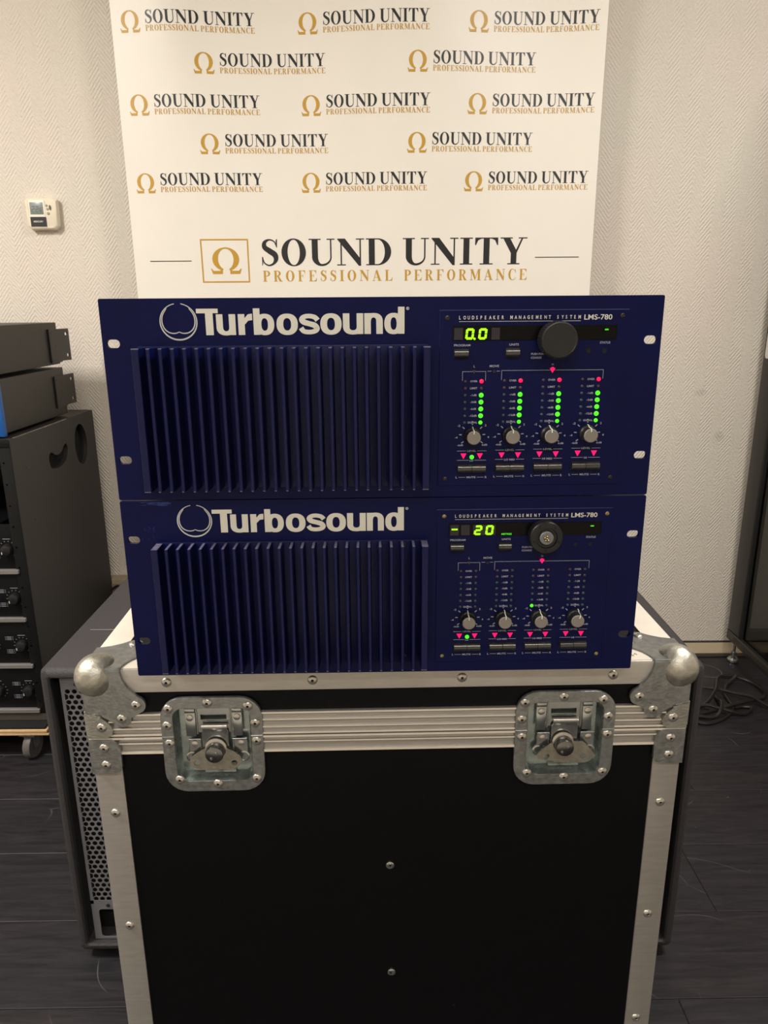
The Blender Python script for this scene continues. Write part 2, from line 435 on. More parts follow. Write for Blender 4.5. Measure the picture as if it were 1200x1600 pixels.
G = {
 'S': (0.70, stroke([(0.60, 0.70), (0.52, 0.90), (0.34, 0.975), (0.17, 0.88), (0.16, 0.70), (0.34, 0.555), (0.52, 0.42), (0.56, 0.24), (0.46, 0.08), (0.29, 0.02), (0.13, 0.12), (0.07, 0.34)],
                    [0.012, 0.022, 0.028, 0.065, 0.09, 0.105, 0.105, 0.08, 0.04, 0.028, 0.022, 0.012]) + [[(0.60, 1.0), (0.57, 0.93), (0.585, 0.69), (0.615, 0.69), (0.625, 1.0)]] + [[(0.05, 0.0), (0.085, 0.07), (0.085, 0.34), (0.05, 0.34)]]),
 'O': (0.98, ring(0.47, 0.5, 0.45, 0.52, 0.225, 0.475)),
 'U': (0.98, R(0.11, 0.30, 0.33, 1) + R(0.78, 0.30, 0.83, 1) + ser(0.0, 0.44, 1) + ser(0.66, 0.95, 1) + ring(0.47, 0.32, 0.36, 0.34, 0.14, 0.26, 180, 270) + ring(0.47, 0.32, 0.36, 0.34, 0.31, 0.26, 270, 360)),
 'N': (1.02, [[(0.02, 1), (0.30, 1), (0.88, 0.22), (0.88, -0.02), (0.80, -0.02), (0.02, 0.97)]] + R(0.13, 0, 0.18, 0.9) + ser(0.0, 0.32, 0) + R(0.83, 0.0, 0.88, 1) + ser(0.70, 1.0, 1)),
 'D': (0.98, R(0.10, 0, 0.32, 1) + ser(0, 0.45, 0) + ser(0, 0.45, 1) + ring(0.42, 0.5, 0.50, 0.5, 0.27, 0.46, -90, 90)),
 'I': (0.48, R(0.12, 0, 0.34, 1) + ser(0, 0.46, 0) + ser(0, 0.46, 1)),
 'T': (0.90, R(0.33, 0, 0.55, 1) + ser(0.2, 0.68, 0) + ser(0.02, 0.86, 1) + [[(0.02, 1), (0.02, 0.72), (0.05, 0.72), (0.13, 0.90), (0.25, 0.96)]] + [[(0.86, 1), (0.63, 0.96), (0.75, 0.90), (0.83, 0.72), (0.86, 0.72)]]),
 'Y': (0.98, [[(0.08, 1), (0.33, 1), (0.60, 0.50), (0.60, 0.40), (0.40, 0.40)]] + [[(0.78, 1), (0.84, 1), (0.60, 0.42), (0.55, 0.48)]] + R(0.39, 0, 0.60, 0.45) + ser(0, 0.44, 1) + ser(0.66, 0.98, 1) + ser(0.27, 0.72, 0)),
 'P': (0.80, R(0.10, 0, 0.31, 1) + ser(0, 0.44, 0) + ser(0, 0.4, 1) + ring(0.38, 0.735, 0.38, 0.265, 0.17, 0.22, -90, 90) + R(0.3, 0.47, 0.4, 0.51) + R(0.3, 0.96, 0.4, 1)),
 'R': (0.95, R(0.10, 0, 0.31, 1) + ser(0, 0.42, 0) + ser(0, 0.4, 1) + ring(0.38, 0.745, 0.37, 0.255, 0.17, 0.21, -90, 90) + R(0.3, 0.49, 0.4, 0.53) + R(0.3, 0.96, 0.4, 1) + [[(0.36, 0.52), (0.52, 0.52), (0.86, 0.0), (0.62, 0.0)]] + ser(0.62, 0.94, 0)),
 'F': (0.82, R(0.10, 0, 0.31, 1) + ser(0, 0.46, 0) + ser(0, 0.76, 1) + R(0.31, 0.49, 0.52, 0.53) + R(0.50, 0.36, 0.53, 0.66) + [[(0.76, 1), (0.5, 0.96), (0.66, 0.9), (0.73, 0.72), (0.76, 0.72)]]),
 'E': (0.88, R(0.10, 0, 0.31, 1) + ser(0, 0.80, 0) + ser(0, 0.78, 1) + R(0.31, 0.49, 0.52, 0.53) + R(0.50, 0.36, 0.53, 0.66) + [[(0.78, 1), (0.52, 0.96), (0.68, 0.9), (0.75, 0.72), (0.78, 0.72)]] + [[(0.80, 0), (0.83, 0.30), (0.80, 0.30), (0.72, 0.11), (0.5, 0.04)]]),
 'L': (0.84, R(0.10, 0, 0.31, 1) + ser(0, 0.76, 0) + ser(0, 0.44, 1) + [[(0.76, 0), (0.80, 0.32), (0.77, 0.32), (0.68, 0.11), (0.45, 0.04)]]),
 'A': (1.0, [[(0.40, 1.0), (0.52, 1.0), (0.90, 0.0), (0.66, 0.0), (0.36, 0.86)]] + [[(0.45, 0.97), (0.14, 0.0), (0.08, 0.0), (0.41, 1.0)]] + R(0.2, 0.30, 0.7, 0.34) + ser(0, 0.3, 0) + ser(0.56, 1.0, 0)),
 'M': (1.22, R(0.11, 0, 0.16, 1) + R(0.88, 0, 1.09, 1) + [[(0.02, 1), (0.30, 1), (0.62, 0.18), (0.54, 0.0)]] + [[(0.88, 1), (0.95, 1), (0.56, 0.0), (0.53, 0.08)]] + ser(0, 0.3, 0) + ser(0.76, 1.2, 0) + ser(0, 0.2, 1) + ser(0.86, 1.2, 1)),
 'C': (0.92, ring(0.48, 0.5, 0.44, 0.52, 0.22, 0.475, 90, 270) + stroke([(0.48, 0.998), (0.66, 0.95), (0.77, 0.83), (0.81, 0.68)], [0.022, 0.022, 0.016, 0.01]) + R(0.80, 0.67, 0.83, 1.0) + stroke([(0.48, 0.002), (0.64, 0.03), (0.77, 0.12), (0.84, 0.25)], [0.022, 0.028, 0.02, 0.012])),
 ' ': (0.32, []),
}
OMEGA = ring(0.55, 0.56, 0.46, 0.45, 0.27, 0.40, -64, 244, 30) + \
    [[(0.02, 0.20), (0.05, 0.20), (0.11, 0.12), (0.42, 0.12), (0.42, 0.0), (0.08, 0.0)], [(1.08, 0.20), (1.02, 0.0), (0.68, 0.0), (0.68, 0.12), (0.99, 0.12), (1.05, 0.20)]] + \
    [[(0.35, 0.12), (0.42, 0.12), (0.455, 0.20), (0.36, 0.20)], [(0.68, 0.12), (0.75, 0.12), (0.74, 0.20), (0.645, 0.20)]]
def word(sx, x0, x1, z0, h, track=0.06, wspace=None):
    w = 0; items = []
    for ch in sx:
        adv, q = G[ch]
        if ch == ' ' and wspace: adv = wspace
        items.append((w, q)); w += adv + (track if ch != ' ' else 0)
    w -= track
    k = (x1 - x0) / w
    out = []
    for o, q in items:
        for poly in q: out.append([(x0 + (o + px) * k, z0 + py * h) for px, py in poly])
    return out

# ------------------------------------------------------------------ the room
XL, XR, YF, YW, ZC = -2.6, 2.5, -2.4, 2.39, 2.7
m = MB().use(PLASTER); m.box(XL, XR, YF, YW + 0.2, -0.12, -0.004)
floor = struct(m.build('floor', smooth=0)); 
def slab(name, x0, x1, y0, y1, z0, z1, mt):
    mm = MB().use(mt); mm.box(x0, x1, y0, y1, z0, z1)
    return struct(mm.build(name, smooth=0))
wall = slab('wall_back', XL - 0.12, XR + 0.12, YW, YW + 0.12, -0.004, ZC, WALLP)
slab('wall_left', XL - 0.12, XL, YF, YW, -0.004, ZC, WALLP)
slab('wall_right', XR, XR + 0.12, YF, YW, -0.004, ZC, WALLP)
slab('wall_front', XL - 0.12, XR + 0.12, YF - 0.12, YF, -0.004, ZC, PLASTER)
slab('ceiling', XL - 0.12, XR + 0.12, YF - 0.12, YW + 0.12, ZC, ZC + 0.1, CEIL)
# planks, slightly turned to the wall
PW, PL, yaw_f = 0.1945, 1.22, math.radians(0.55)
pm = MB().use(PLANK); g = 0.0007
pm.loft([[(g, g, -0.004), (PL - g, g, -0.004), (PL - g, PW - g, -0.004), (g, PW - g, -0.004)],
         [(g, g, -0.0006), (PL - g, g, -0.0006), (PL - g, PW - g, -0.0006), (g, PW - g, -0.0006)],
         [(g + .0008, g + .0008, 0), (PL - g - .0008, g + .0008, 0), (PL - g - .0008, PW - g - .0008, 0), (g + .0008, PW - g - .0008, 0)]])
first = None
cy, sy = math.cos(yaw_f), math.sin(yaw_f)
jx = {0: 0.535, 1: 0.693 + 0.22, 2: 0.693, 3: 0.23, 4: 0.811, 5: 0.33, 6: 1.01}
for row in range(-8, 8):
    y0 = 1.028 + row * PW - PW
    off = jx.get(row, random.random() * PL) % PL
    k = -3
    while True:
        x0 = off + k * PL; k += 1
        if x0 + PL < XL: continue
        if x0 > XR: break
        if y0 > 2.40: break
        loc = (x0 * cy - y0 * sy, x0 * sy + y0 * cy, 0)
        if first is None:
            first = pm.build('plank', floor, smooth=0); o = first; o.location = loc
        else: o = again(first, floor, loc)
        o.rotation_euler = (0, 0, yaw_f)
# skirting along the right, dark strip under it
m = MB().use(SKIRT); m.box(-0.2, XR, 2.378, YW, 0.004, 0.046)
m.use(BLACKPL); m.box(-0.2, XR, 2.379, YW, 0.046, 0.0485)
struct(m.build('baseboard_back', smooth=0))
m = MB().use(mat('dark_floor_strip', rgb(44, 40, 40), 0.5)); m.box(-0.2, XR, 2.355, 2.384, 0.0005, 0.005)
struct(m.build('trim_1', bevel=0.001))
# cable trunking at the left
tr = thing('cable_trunking', 'beige brown plastic cable trunking along the wall beside the tall amplifier rack', 'trunking', (-1.5, 2.39, 0.15))
tr['kind'] = 'structure'
m = MB().use(mat('trunking_plastic', rgb(150, 135, 112), 0.5)); m.box(-1.05, 1.2, -0.05, 0, 0, 0.165); m.build('trunking_body', tr, bevel=0.003)
m = MB().use(mat('trunking_lid', rgb(120, 106, 90), 0.5)); m.box(-1.05, 1.2, -0.054, -0.0502, 0.012, 0.15); m.build('trunking_lid', tr, bevel=0.001)
m = MB().use(CABLE)
m.tube([(0.545, -0.058, 0.0), (0.55, -0.06, 0.09), (0.57, -0.062, 0.135), (0.592, -0.062, 0.148), (0.612, -0.06, 0.14), (0.625, -0.06, 0.11), (0.63, -0.06, 0.0)], 0.004, 6)
m.tube([(0.575, -0.060, 0.0), (0.578, -0.06, 0.10), (0.590, -0.060, 0.122), (0.601, -0.06, 0.10), (0.603, -0.06, 0.0)], 0.0025, 6)
m.build('cable_loop', tr)

# ------------------------------------------------------------------ thermostat
th = thing('thermostat', 'cream wall thermostat reading 22 degrees, above the stacked amplifiers', 'thermostat', (-1.024, 2.39, 1.481))
def octo(w0, w1, h, c, y):      # outline tapering slightly
    return [(-w0 / 2 + c, y, h / 2), (-w0 / 2, y, h / 2 - c * .6), (-w1 / 2, y, -h / 2 + c), (-w1 / 2 + c, y, -h / 2), (w1 / 2 - c, y, -h / 2), (w1 / 2, y, -h / 2 + c), (w0 / 2, y, h / 2 - c * .6), (w0 / 2 - c, y, h / 2)]
m = MB().use(CREAM)
m.loft([octo(.092, .088, .082, .008, 0), octo(.098, .094, .090, .010, -.006), octo(.098, .094, .090, .010, -.018), octo(.092, .088, .084, .010, -.024), octo(.084, .080, .078, .008, -.026)])
m.build('housing', th, smooth=0.5)
m = MB().use(mat('thermostat_face', rgb(235, 228, 212), 0.4)); m.box(-.036, .012, -.0275, -.0255, -.038, .037); m.build('face_plate', th, bevel=.0006)
m = MB().use(CREAM); m.tube([(-.0385, -.0262, .038), (-.036, -.0262, -.037)], .0008, 6); m.build('moulding_line', th)
m = MB().use(CREAM); m.tube([(.0145, -.0262, .038), (.0165, -.0262, .012)], .0007, 6); m.build('moulding_line', th)
m = MB().use(LCD); m.box(-.032, .008, -.0282, -.0270, -.002, .032); s = m.build('screen', th, bevel=.0004)
SEG = {'0': 'abcdef', '1': 'bc', '2': 'abged', '8': 'abcdefg', '-': 'g', '6': 'acdefg', 'c': 'ged'}
def seg7(ch, x, z, w, h, t, slant=0.0):
    o = []
    def q(x0, z0, x1, z1): o.append([(x + a + slant * b, z + b) for a, b in ((x0, z0), (x1, z0), (x1, z1), (x0, z1))])
    g_ = t * 0.15
    S = SEG[ch]; m_ = h / 2
    if 'a' in S: q(t * .6, h - t, w - t * .6, h)
    if 'd' in S: q(t * .6, 0, w - t * .6, t)
    if 'g' in S: q(t * .7, m_ - t / 2, w - t * .7, m_ + t / 2)
    if 'f' in S: q(0, m_ + g_, t, h - t * .5)
    if 'e' in S: q(0, t * .5, t, m_ - g_)
    if 'b' in S: q(w - t, m_ + g_, w, h - t * .5)
    if 'c' in S: q(w - t, t * .5, w, m_ - g_)
    return o
m = MB().use(LCDD); fn = lambda a, b: (a, -.0284, b)
m.flat(seg7('2', -.027, .004, .009, .017, .0016) + seg7('2', -.0155, .004, .009, .017, .0016) + seg7('6', -.003, .004, .006, .012, .0012) + R(-.028, .0, .004, .0007), fn)
m.build('screen_digits', th, smooth=0)
m = MB().use(LABELK); m.box(-.034, .013, -.0280, -.0270, -.0365, -.009); m.build('black_label', th)
m = MB().use(WHITEINK); text(m, 'MERCURY', -.025, .004, -.0245, -.0195, -.0283, 0.02); m.build('label_lettering', th, smooth=0)
for (x, z, mt, rx, nm) in ((.018, .023, BTNG, .0035, 'button'), (.020, .013, BTNG, .0035, 'button'), (.021, .001, BTNG, .004, 'button')):
    m = MB().use(mt); m.lathe([(rx, 0), (rx, .002), (rx * .7, .003)], (x, -.0255, z), n=14); m.build(nm, th)
m = MB().use(BTNGR); m.loft([[(.0285 + .0028 * math.cos(2 * PI * i / 16), y, .017 + .0068 * math.sin(2 * PI * i / 16)) for i in range(16)] for y in (-.0255, -.0285)]); m.build('green_button', th)

# ------------------------------------------------------------------ banner
BY = 2.30
BK = 2.30 / 2.05
bn = thing('rollup_banner', 'white roll-up banner printed with rows of gold and black logos, behind the rack units', 'banner', (-0.05 * BK, BY, 0))
BX0, BX1, BZ0, BZ1 = -0.6065, 0.6055, 0.215, 2.06
def wave(x, z):      # x local to banner
    a = min(1.0, max(0.0, (z - 1.25) / 0.75)) 
    w = 0.016 * a ** 1.3 * math.sin((x + 0.62) * 2 * PI / 0.62 + 0.2) + 0.005 * a * math.sin(x * 9 + z * 4)
    w += 0.010 * math.exp(-((x + 0.47 - (2 - z) * 0.12) / 0.07) ** 2) * a
    return w
def bfn(off):
    return lambda x, z: (x * BK, -wave(x, z) - off, 1.21 + (z - 1.21) * BK)
m = MB().use(VINYL)
nx, nz = 100, 60
loops = []
for k in range(nz + 1):
    z = BZ0 + (BZ1 - BZ0) * k / nz
    fr = [(BX0 + (BX1 - BX0) * i / nx, z) for i in range(nx + 1)]
    t_ = 0.5 * (BX1 - BX0) * 0.004
    loops.append([bfn(0)(*p) for p in fr] + [tuple(Vector(bfn(0)(*p)) + Vector((0, 0.0006, 0))) for p in reversed(fr)])
m.loft(loops); m.build('banner_sheet', bn, smooth=1.0)
OFF = 0.0005
def sub(polys, maxlen=0.02):       # keep flat print hugging the waves: cut long polygons
    out = []
    for q in polys:
        if len(q) == 4 and abs(q[1][0] - q[0][0]) > maxlen:
            n_ = int(abs(q[1][0] - q[0][0]) / maxlen) + 1
            for i in range(n_):
                l0 = lambda a, b, t: (a[0] + (b[0] - a[0]) * t, a[1] + (b[1] - a[1]) * t)
                out.append([l0(q[0], q[1], i / n_), l0(q[0], q[1], (i + 1) / n_), l0(q[3], q[2], (i + 1) / n_), l0(q[3], q[2], i / n_)])
        else: out.append(q)
    return out
def logo(x, z, wd):
    lm = MB(); f_ = bfn(OFF)
    lm.use(GOLD)
    lm.flat([[(x + px * .0475, z - .001 + py * .047) for px, py in q] for q in OMEGA], f_)
    lm.flat(word('PROFESSIONAL PERFORMANCE', x + .064, x + wd, z + .0015, .0125, .10, .30), f_)
    lm.use(INK)
    lm.flat(word('SOUND UNITY', x + .064, x + wd, z + .0175, .0285, .05), f_)
    lm.build('printed_logo', bn, smooth=0)
for z, xs in ((1.941, None), (1.855, (-.636, -.206, .215)), (1.766, (-.464, .065)), (1.673, (-.632, -.203, .216)), (1.584, (-.462, .064)), (1.493, (-.634, -.209, .211))):
    if xs is None: xs = (-.464, .065)
    for x in xs: logo(x + 0.05, z, .326 if x < .06 else .322)
lm = MB().use(GOLD); f_ = bfn(OFF)
bx0, bx1, bz0, bz1, w_ = -.479 + .05, -.353 + .05, 1.2705, 1.380, .0035
lm.flat(sub(R(bx0, bz0, bx1, bz0 + w_) + R(bx0, bz1 - w_, bx1, bz1)) + R(bx0, bz0 + w_, bx0 + w_, bz1 - w_) + R(bx1 - w_, bz0 + w_, bx1, bz1 - w_), f_)
lm.flat([[(-.4565 + .05 + px * .0765, 1.2925 + py * .066) for px, py in q] for q in OMEGA], f_)
lm.flat(word('PROFESSIONAL', -.318 + .05, .028 + .05, 1.2725, .0275, .34) + word('PERFORMANCE', .058 + .05, .386 + .05, 1.2725, .0275, .34), f_)
lm.use(INK)
lm.flat(word('SOUND UNITY', -.322 + .05, .383 + .05, 1.312, .067, .05), f_)
lm.flat(sub(R(-.615 + .05, 1.3245, -.505 + .05, 1.3265) + R(.405 + .05, 1.328, .521 + .05, 1.330)), f_)
lm.build('printed_logo', bn, smooth=0)
m = MB().use(ALU); m.box(-.70, .70, -.05, .05, .015, .095); m.build('cassette_base', bn, bevel=.012)
m = MB().use(ALU); m.box(-.685, .685, -.012, .010, 2.155, 2.185); m.build('top_rail', bn, bevel=.003)
m = MB().use(ALU); m.tube([(0, .03, .08), (0, .022, 2.16)], .008, 10); m.build('support_pole', bn)
for s_ in (-1, 1):
    m = MB().use(BLACKPL); m.box(s_ * .45 - .02, s_ * .45 + .02, -.12, .075, 0, .016); m.build('foot', bn, bevel=.003)

# ------------------------------------------------------------------ subwoofer on the floor behind the case
sb = thing('subwoofer', 'wide grey textured subwoofer with a perforated grille, on the floor behind the flight case', 'speaker', (-.0215, 1.12, 0))
HW, SZ0, SZ1, SD = .568, .022, .62, .60
def frame(x0, x1, z0, z1, r, y, n=5):
    return [(a, y, b) for a, b in rrect((x0 + x1) / 2, (z0 + z1) / 2, x1 - x0, z1 - z0, r, n)]
m = MB().use(SUBPAINT)
rim = .0180
m.loft([frame(-HW, HW, SZ0, SZ1, .012, SD), frame(-HW, HW, SZ0, SZ1, .012, .012), frame(-HW + .003, HW - .003, SZ0 + .003, SZ1 - .003, .011, .004),
        frame(-HW + .010, HW - .010, SZ0 + .010, SZ1 - .010, .010, 0), frame(-HW + rim - .003, HW - rim + .003, SZ0 + rim - .003, SZ1 - rim + .003, .006, 0),
        frame(-HW + rim, HW - rim, SZ0 + rim, SZ1 - rim, .005, .003), frame(-HW + rim, HW - rim, SZ0 + rim, SZ1 - rim, .005, .05)], True, True)
m.build('cabinet', sb, smooth=0.7)
m = MB().use(mat('seam_scratch', rgb(150, 143, 138), .6)); m.box(-HW + .03, -.36, .158, .1592, SZ1, SZ1 + .0004); m.build('top_seam', sb, smooth=0)
# perforated sheet: hexagonal cells with round holes
gm = MB().use(GRILLE)
pit = .0120; row = pit * .866
gx0, gx1 = -HW + .030, HW - rim - .008
hz0, hz1 = .134, .572
X_ = gx0 + .011
nrow = int((hz1 - hz0) / row)
ncol = int((gx1 - .012 - X_) / pit)
yf = .012
Nn = 12
for r_ in range(nrow + 1):
    for c_ in range(ncol):
        cx = X_ + c_ * pit + (pit / 2 if r_ % 2 else 0); cz = hz1 - r_ * row
        if -.30 < cx < .42: continue
        b = len(gm.v)
        for i in range(Nn):
            a = 2 * PI * i / Nn + PI / 2
            k6 = (a - PI / 2) % (PI / 3); rh = (pit / 2) / math.cos(abs(k6 - PI / 6)) if True else 0
            # corner-up hexagon: apothem pit/2 towards +-x
            gm.v.append((cx + rh * math.cos(a), yf, cz + rh * math.sin(a)))
        for i in range(Nn):
            a = 2 * PI * i / Nn + PI / 2
            gm.v.append((cx + 0.0045 * math.cos(a), yf, cz + .0043 * math.sin(a)))
        for i in range(Nn):
            j = (i + 1) % Nn
            gm.face((b + i, b + j, b + Nn + j, b + Nn + i))
gm.box(gx0, gx1, yf - .0002, yf + .001, hz1 + row * .45, SZ1 - rim - .001)
gm.box(gx0, X_ - pit * .45, yf - .0002, yf + .001, hz0 - row, hz1 + row * .45)
gm.box(-.31, gx1, yf - .0002, yf + .001, hz0 - row, hz1 + row * .45)
zb = hz1 - nrow * row - row * .4
plate(gm, [(gx0, SZ0 + rim + .002), (gx1, SZ0 + rim + .002), (gx1, zb), (gx0, zb)], [rrect(gx0 + .062, .079, .098, .064, .006, 4)], yf - .0002, .0012)
gm.build('perforated_grille', sb, smooth=0)
m = MB().use(DARKHOLE); m.box(gx0 - .006, gx1, yf + .03, yf + .034, SZ0 + rim, SZ1 - rim); m.build('dark_backing', sb, smooth=0)
for x, z in ((gx0 + .027, .586), (gx0 + .032, .120), (gx0 + .032, .037), (.4, .586), (.4, .037)):
    m = MB().use(SCREWD); m.lathe([(.0038, 0), (.0036, .0012), (.002, .0018)], (x, yf, z), n=12); m.build('screw', sb)
for sx in (-1, 1):
    for y_ in (.06, .54):
        m = MB().use(RUBBER); m.lathe([(.018, 0), (.02, .004), (.02, .0225)], (sx * (HW - .07), y_, 0), 'z', n=16); m.build('rubber_foot', sb)
m = MB().use(SCREWD); m.lathe([(.004, 0), (.003, .002)], (-HW, .10, .225), '-x', n=10); m.build('side_screw', sb)

# ------------------------------------------------------------------ amplifier rack on its dolly
dl = thing('rack_dolly', 'low plywood dolly on grey castors beneath the tall amplifier rack', 'dolly', (-1.23, 2.05, 0))
m = MB().use(PLY); m.box(-.33, .31, -.29, .29, .0845, .0905); m.build('plywood_board', dl, bevel=.001)
m = MB().use(PLYD); m.box(-.328, .308, -.287, .288, .0907, .0925); m.build('dark_ply', dl)
m = MB().use(PLY); m.box(-.33, .306, -.29, .29, .0927, .1005); m.build('plywood_board', dl, bevel=.001)
m = MB().use(DARKHOLE); m.box(-.325, .300, -.285, .285, .1007, .1078); m.build('black_top_layer', dl, bevel=.001)  # black layer between the board and the rack
for (x, y, rz_) in ((.245, -.258, 85), (-.27, -.22, 20), (.25, .22, 80), (-.27, .22, 10)):
    M = Matrix.Translation((x, y, 0)) @ Matrix.Rotation(math.radians(rz_), 4, 'Z')
    def lt(mb, prof, o, ax, n=24):
        k0 = len(mb.v); mb.lathe(prof, o, ax, n)
        for i in range(k0, len(mb.v)): mb.v[i] = tuple(M @ Vector(mb.v[i]))
    m = MB().use(RUBBER); lt(m, [(.026, -.010), (.035, -.010), (.0365, -.007), (.0365, .007), (.035, .010), (.026, .010)], (0, 0, .0366), '-y', 30); w_o = m.build('castor_wheel', dl, smooth=.5)
    m = MB().use(ZINC); lt(m, [(.010, -.0085), (.0255, -.0085), (.0255, .0085), (.010, .0085)], (0, 0, .0366), '-y', 26)
    lt(m, [(.005, -.016), (.005, .016)], (0, 0, .0366), '-y', 10)
    m.box(-.013, .013, -.0145, -.012, .03, .079, M); m.box(-.013, .013, .012, .0145, .03, .079, M)
    m.box(-.022, .022, -.022, .022, .074, .0808, M); m.build('castor_fork', dl, smooth=.5)
rk = thing('amplifier_rack', 'tall black amplifier rack with handle cut-outs in its side, on a dolly', 'rack', (-1.22, 1.80, .108))
RW, RD, RH = .29, .54, .787
m = MB().use(RACKPAINT)
# right side wall with the two cut-outs, as a plate turned to face +x
def bean():
    pts = []
    # D shape with a notch in its upper edge, in (y, z)
    P = [(.203, .705), (.200, .690), (.206, .672), (.222, .664), (.262, .660), (.298, .668), (.318, .682), (.328, .702), (.320, .718), (.304, .715), (.286, .702), (.264, .697), (.240, .701), (.220, .711)]
    n = len(P)
    for i in range(n):
        p0, p1, p2, p3 = P[i - 1], P[i], P[(i + 1) % n], P[(i + 2) % n]
        for k in range(3):
            t = k / 3
            pts.append(tuple(.5 * ((2 * p1[j]) + (-p0[j] + p2[j]) * t + (2 * p0[j] - 5 * p1[j] + 4 * p2[j] - p3[j]) * t * t + (-p0[j] + 3 * p1[j] - 3 * p2[j] + p3[j]) * t ** 3) for j in (0, 1)))
    return pts
def turned(mb, fn_):
    k0 = len(mb.v); fn_()
    for i in range(k0, len(mb.v)):
        x, y, z = mb.v[i]; mb.v[i] = (RW - y, x, z)
hole2 = [(.425 + .046 * math.cos(2 * PI * i / 28), .697 + .062 * math.sin(2 * PI * i / 28)) for i in range(28)]
turned(m, lambda: plate(m, rrect(RD / 2, RH / 2, RD, RH, .006, 3), [bean(), hole2], 0, .012))
m.box(-RW, -RW + .012, 0, RD, 0, RH); m.box(-RW, RW - .012, .001, RD, RH - .012, RH); m.box(-RW, RW - .012, .001, RD, 0, .02)
m.box(-RW, RW - .012, RD - .006, RD, 0.02, RH - .012)
m.build('rack_shell', rk, smooth=.5)
m = MB().use(DARKHOLE)   # recessed cups behind the cut-outs
for pts_, d in ((bean(), .03), (hole2, .022)):
    m.loft([[(RW - .012, a, b) for a, b in pts_], [(RW - d, .9 * a + .1 * .27 if d > .025 else a, b) for a, b in pts_]], False, True)
m.build('handle_cup', rk, smooth=.5)
m = MB().use(mat('rack_rail_black', rgb(14, 14, 15), .55, bump=.3, spec=.2)); m.box(RW - .030, RW - .0004, -.002, -.0002, .022, RH - .022); m.box(RW - .030, RW - .0125, 0, .03, .022, RH - .022); m.build('mounting_rail', rk, bevel=.0006); m = MB().use(bpy.data.materials['rack_rail_black']); m.box(-RW, -RW + .03, -.002, -.0002, .022, RH - .022)
m.build('mounting_rail', rk, bevel=.0006)
m = MB().use(mat('rack_bottom_strip', rgb(72, 64, 58), .5)); m.box(-RW, RW - .0004, -.002, -.0002, .0015, .0215); m.build('bottom_strip', rk)
m = MB().use(bpy.data.materials['rack_rail_black']); m.box(-RW, RW - .0004, -.002, -.0002, RH - .022, RH); m.build('top_strip', rk, bevel=.0006)
for k in range(13):
    m = MB().use(SCREWD); m.lathe([(.003, 0), (.0025, .001)], (RW - .021, -.001, .06 + k * .0556), n=8); m.build('rail_screw', rk)
# worn edge along the top
m = MB().use(mat('worn_edge', rgb(104, 96, 90), .5, vary=.5, scale=60)); m.tube([(RW - .0005, .02, RH - .0005), (RW - .0005, .12, RH - .0005), (RW - .0005, .34, RH - .0006)], .0018, 6); m.build('worn_edge', rk)
for (y_, z_) in ((.07, .70), (.075, .56), (.44, .51), (.078, .39), (.082, .20)):
    m = MB().use(SCREWD); m.lathe([(.0035, 0), (.0025, .0015)], (RW, y_, z_), 'x', n=8); m.build('side_screw', rk)
WHERE = ['lowest', 'second from the bottom', 'third from the bottom', 'fourth from the bottom']
for k in range(4):
    zk = .134 - .108 + k * .1358
    am = thing('rack_amplifier', 'black power amplifier with silver trim bar, %s in the rack' % WHERE[k], 'amplifier', (-1.22, 1.80, .108 + zk), group='amplifiers in the tall rack')
    m = MB().use(AMPFACE); m.box(-.2413, .2580, .004, .010, .0, .1325); m.build('fascia', am, bevel=.001)
    m = MB().use(AMPFACE); m.box(-.22, .22, .010, .44, .003, .129); m.build('amplifier_body', am)
    m = MB().use(BARALU); m.loft([frame(-.255, .268, .0, .0115, .002, .0035, 2), frame(-.255, .268, .0, .0115, .002, -.006, 2), frame(-.254, .267, .001, .0105, .002, -.008, 2)]); m.build('trim_bar', am, smooth=.5)
    m = MB().use(mat('thin_gold_line', rgb(120, 112, 100), .4, .5))
    m.box(-.255, .268, .0028, .0038, -.0045, -.0025); m.build('thin_line', am)
    for kx in (.243, .160):
        m = MB().use(BLACKPL); m.lathe([(.0150, 0), (.0145, .010), (.0125, .014), (.0115, .0145)], (kx, .004, .065), n=24)
        m.use(WHITEINK); m.box(kx - .0105, kx - .009, -.0112, -.0104, .055, .0615); kn = m.build('gain_knob', am, smooth=.5)
    lg = MB().use(DIMINK); yl = .0036
    for kx in (.243, .160):
        for i in range(11):
            a = math.radians(-50 + i * 26)
            c, s_ = math.cos(a), math.sin(a)
            p = [(kx + c * .0205 - s_ * .0005, .065 + s_ * .0205 + c * .0005), (kx + c * .0235 - s_ * .0005, .065 + s_ * .0235 + c * .0005), (kx + c * .0235 + s_ * .0005, .065 + s_ * .0235 - c * .0005), (kx + c * .0205 + s_ * .0005, .065 + s_ * .0205 - c * .0005)]
            lg.flat([p], lambda a_, b_: (a_, yl, b_))
        lg.flat(R(kx - .010, .0925, kx + .010, .0937), lambda a_, b_: (a_, yl, b_))
        for dz in (.088, .084, .080, .050, .0455, .041):
            lg.flat(R(kx - .040, dz, kx - .027, dz + .0012) + R(kx - .044, dz, kx - .042, dz + .0012) + R(kx - .0245, dz, kx - .0225, dz + .0012), lambda a_, b_: (a_, yl, b_))
    lg.build('printed_legend', am, smooth=0)
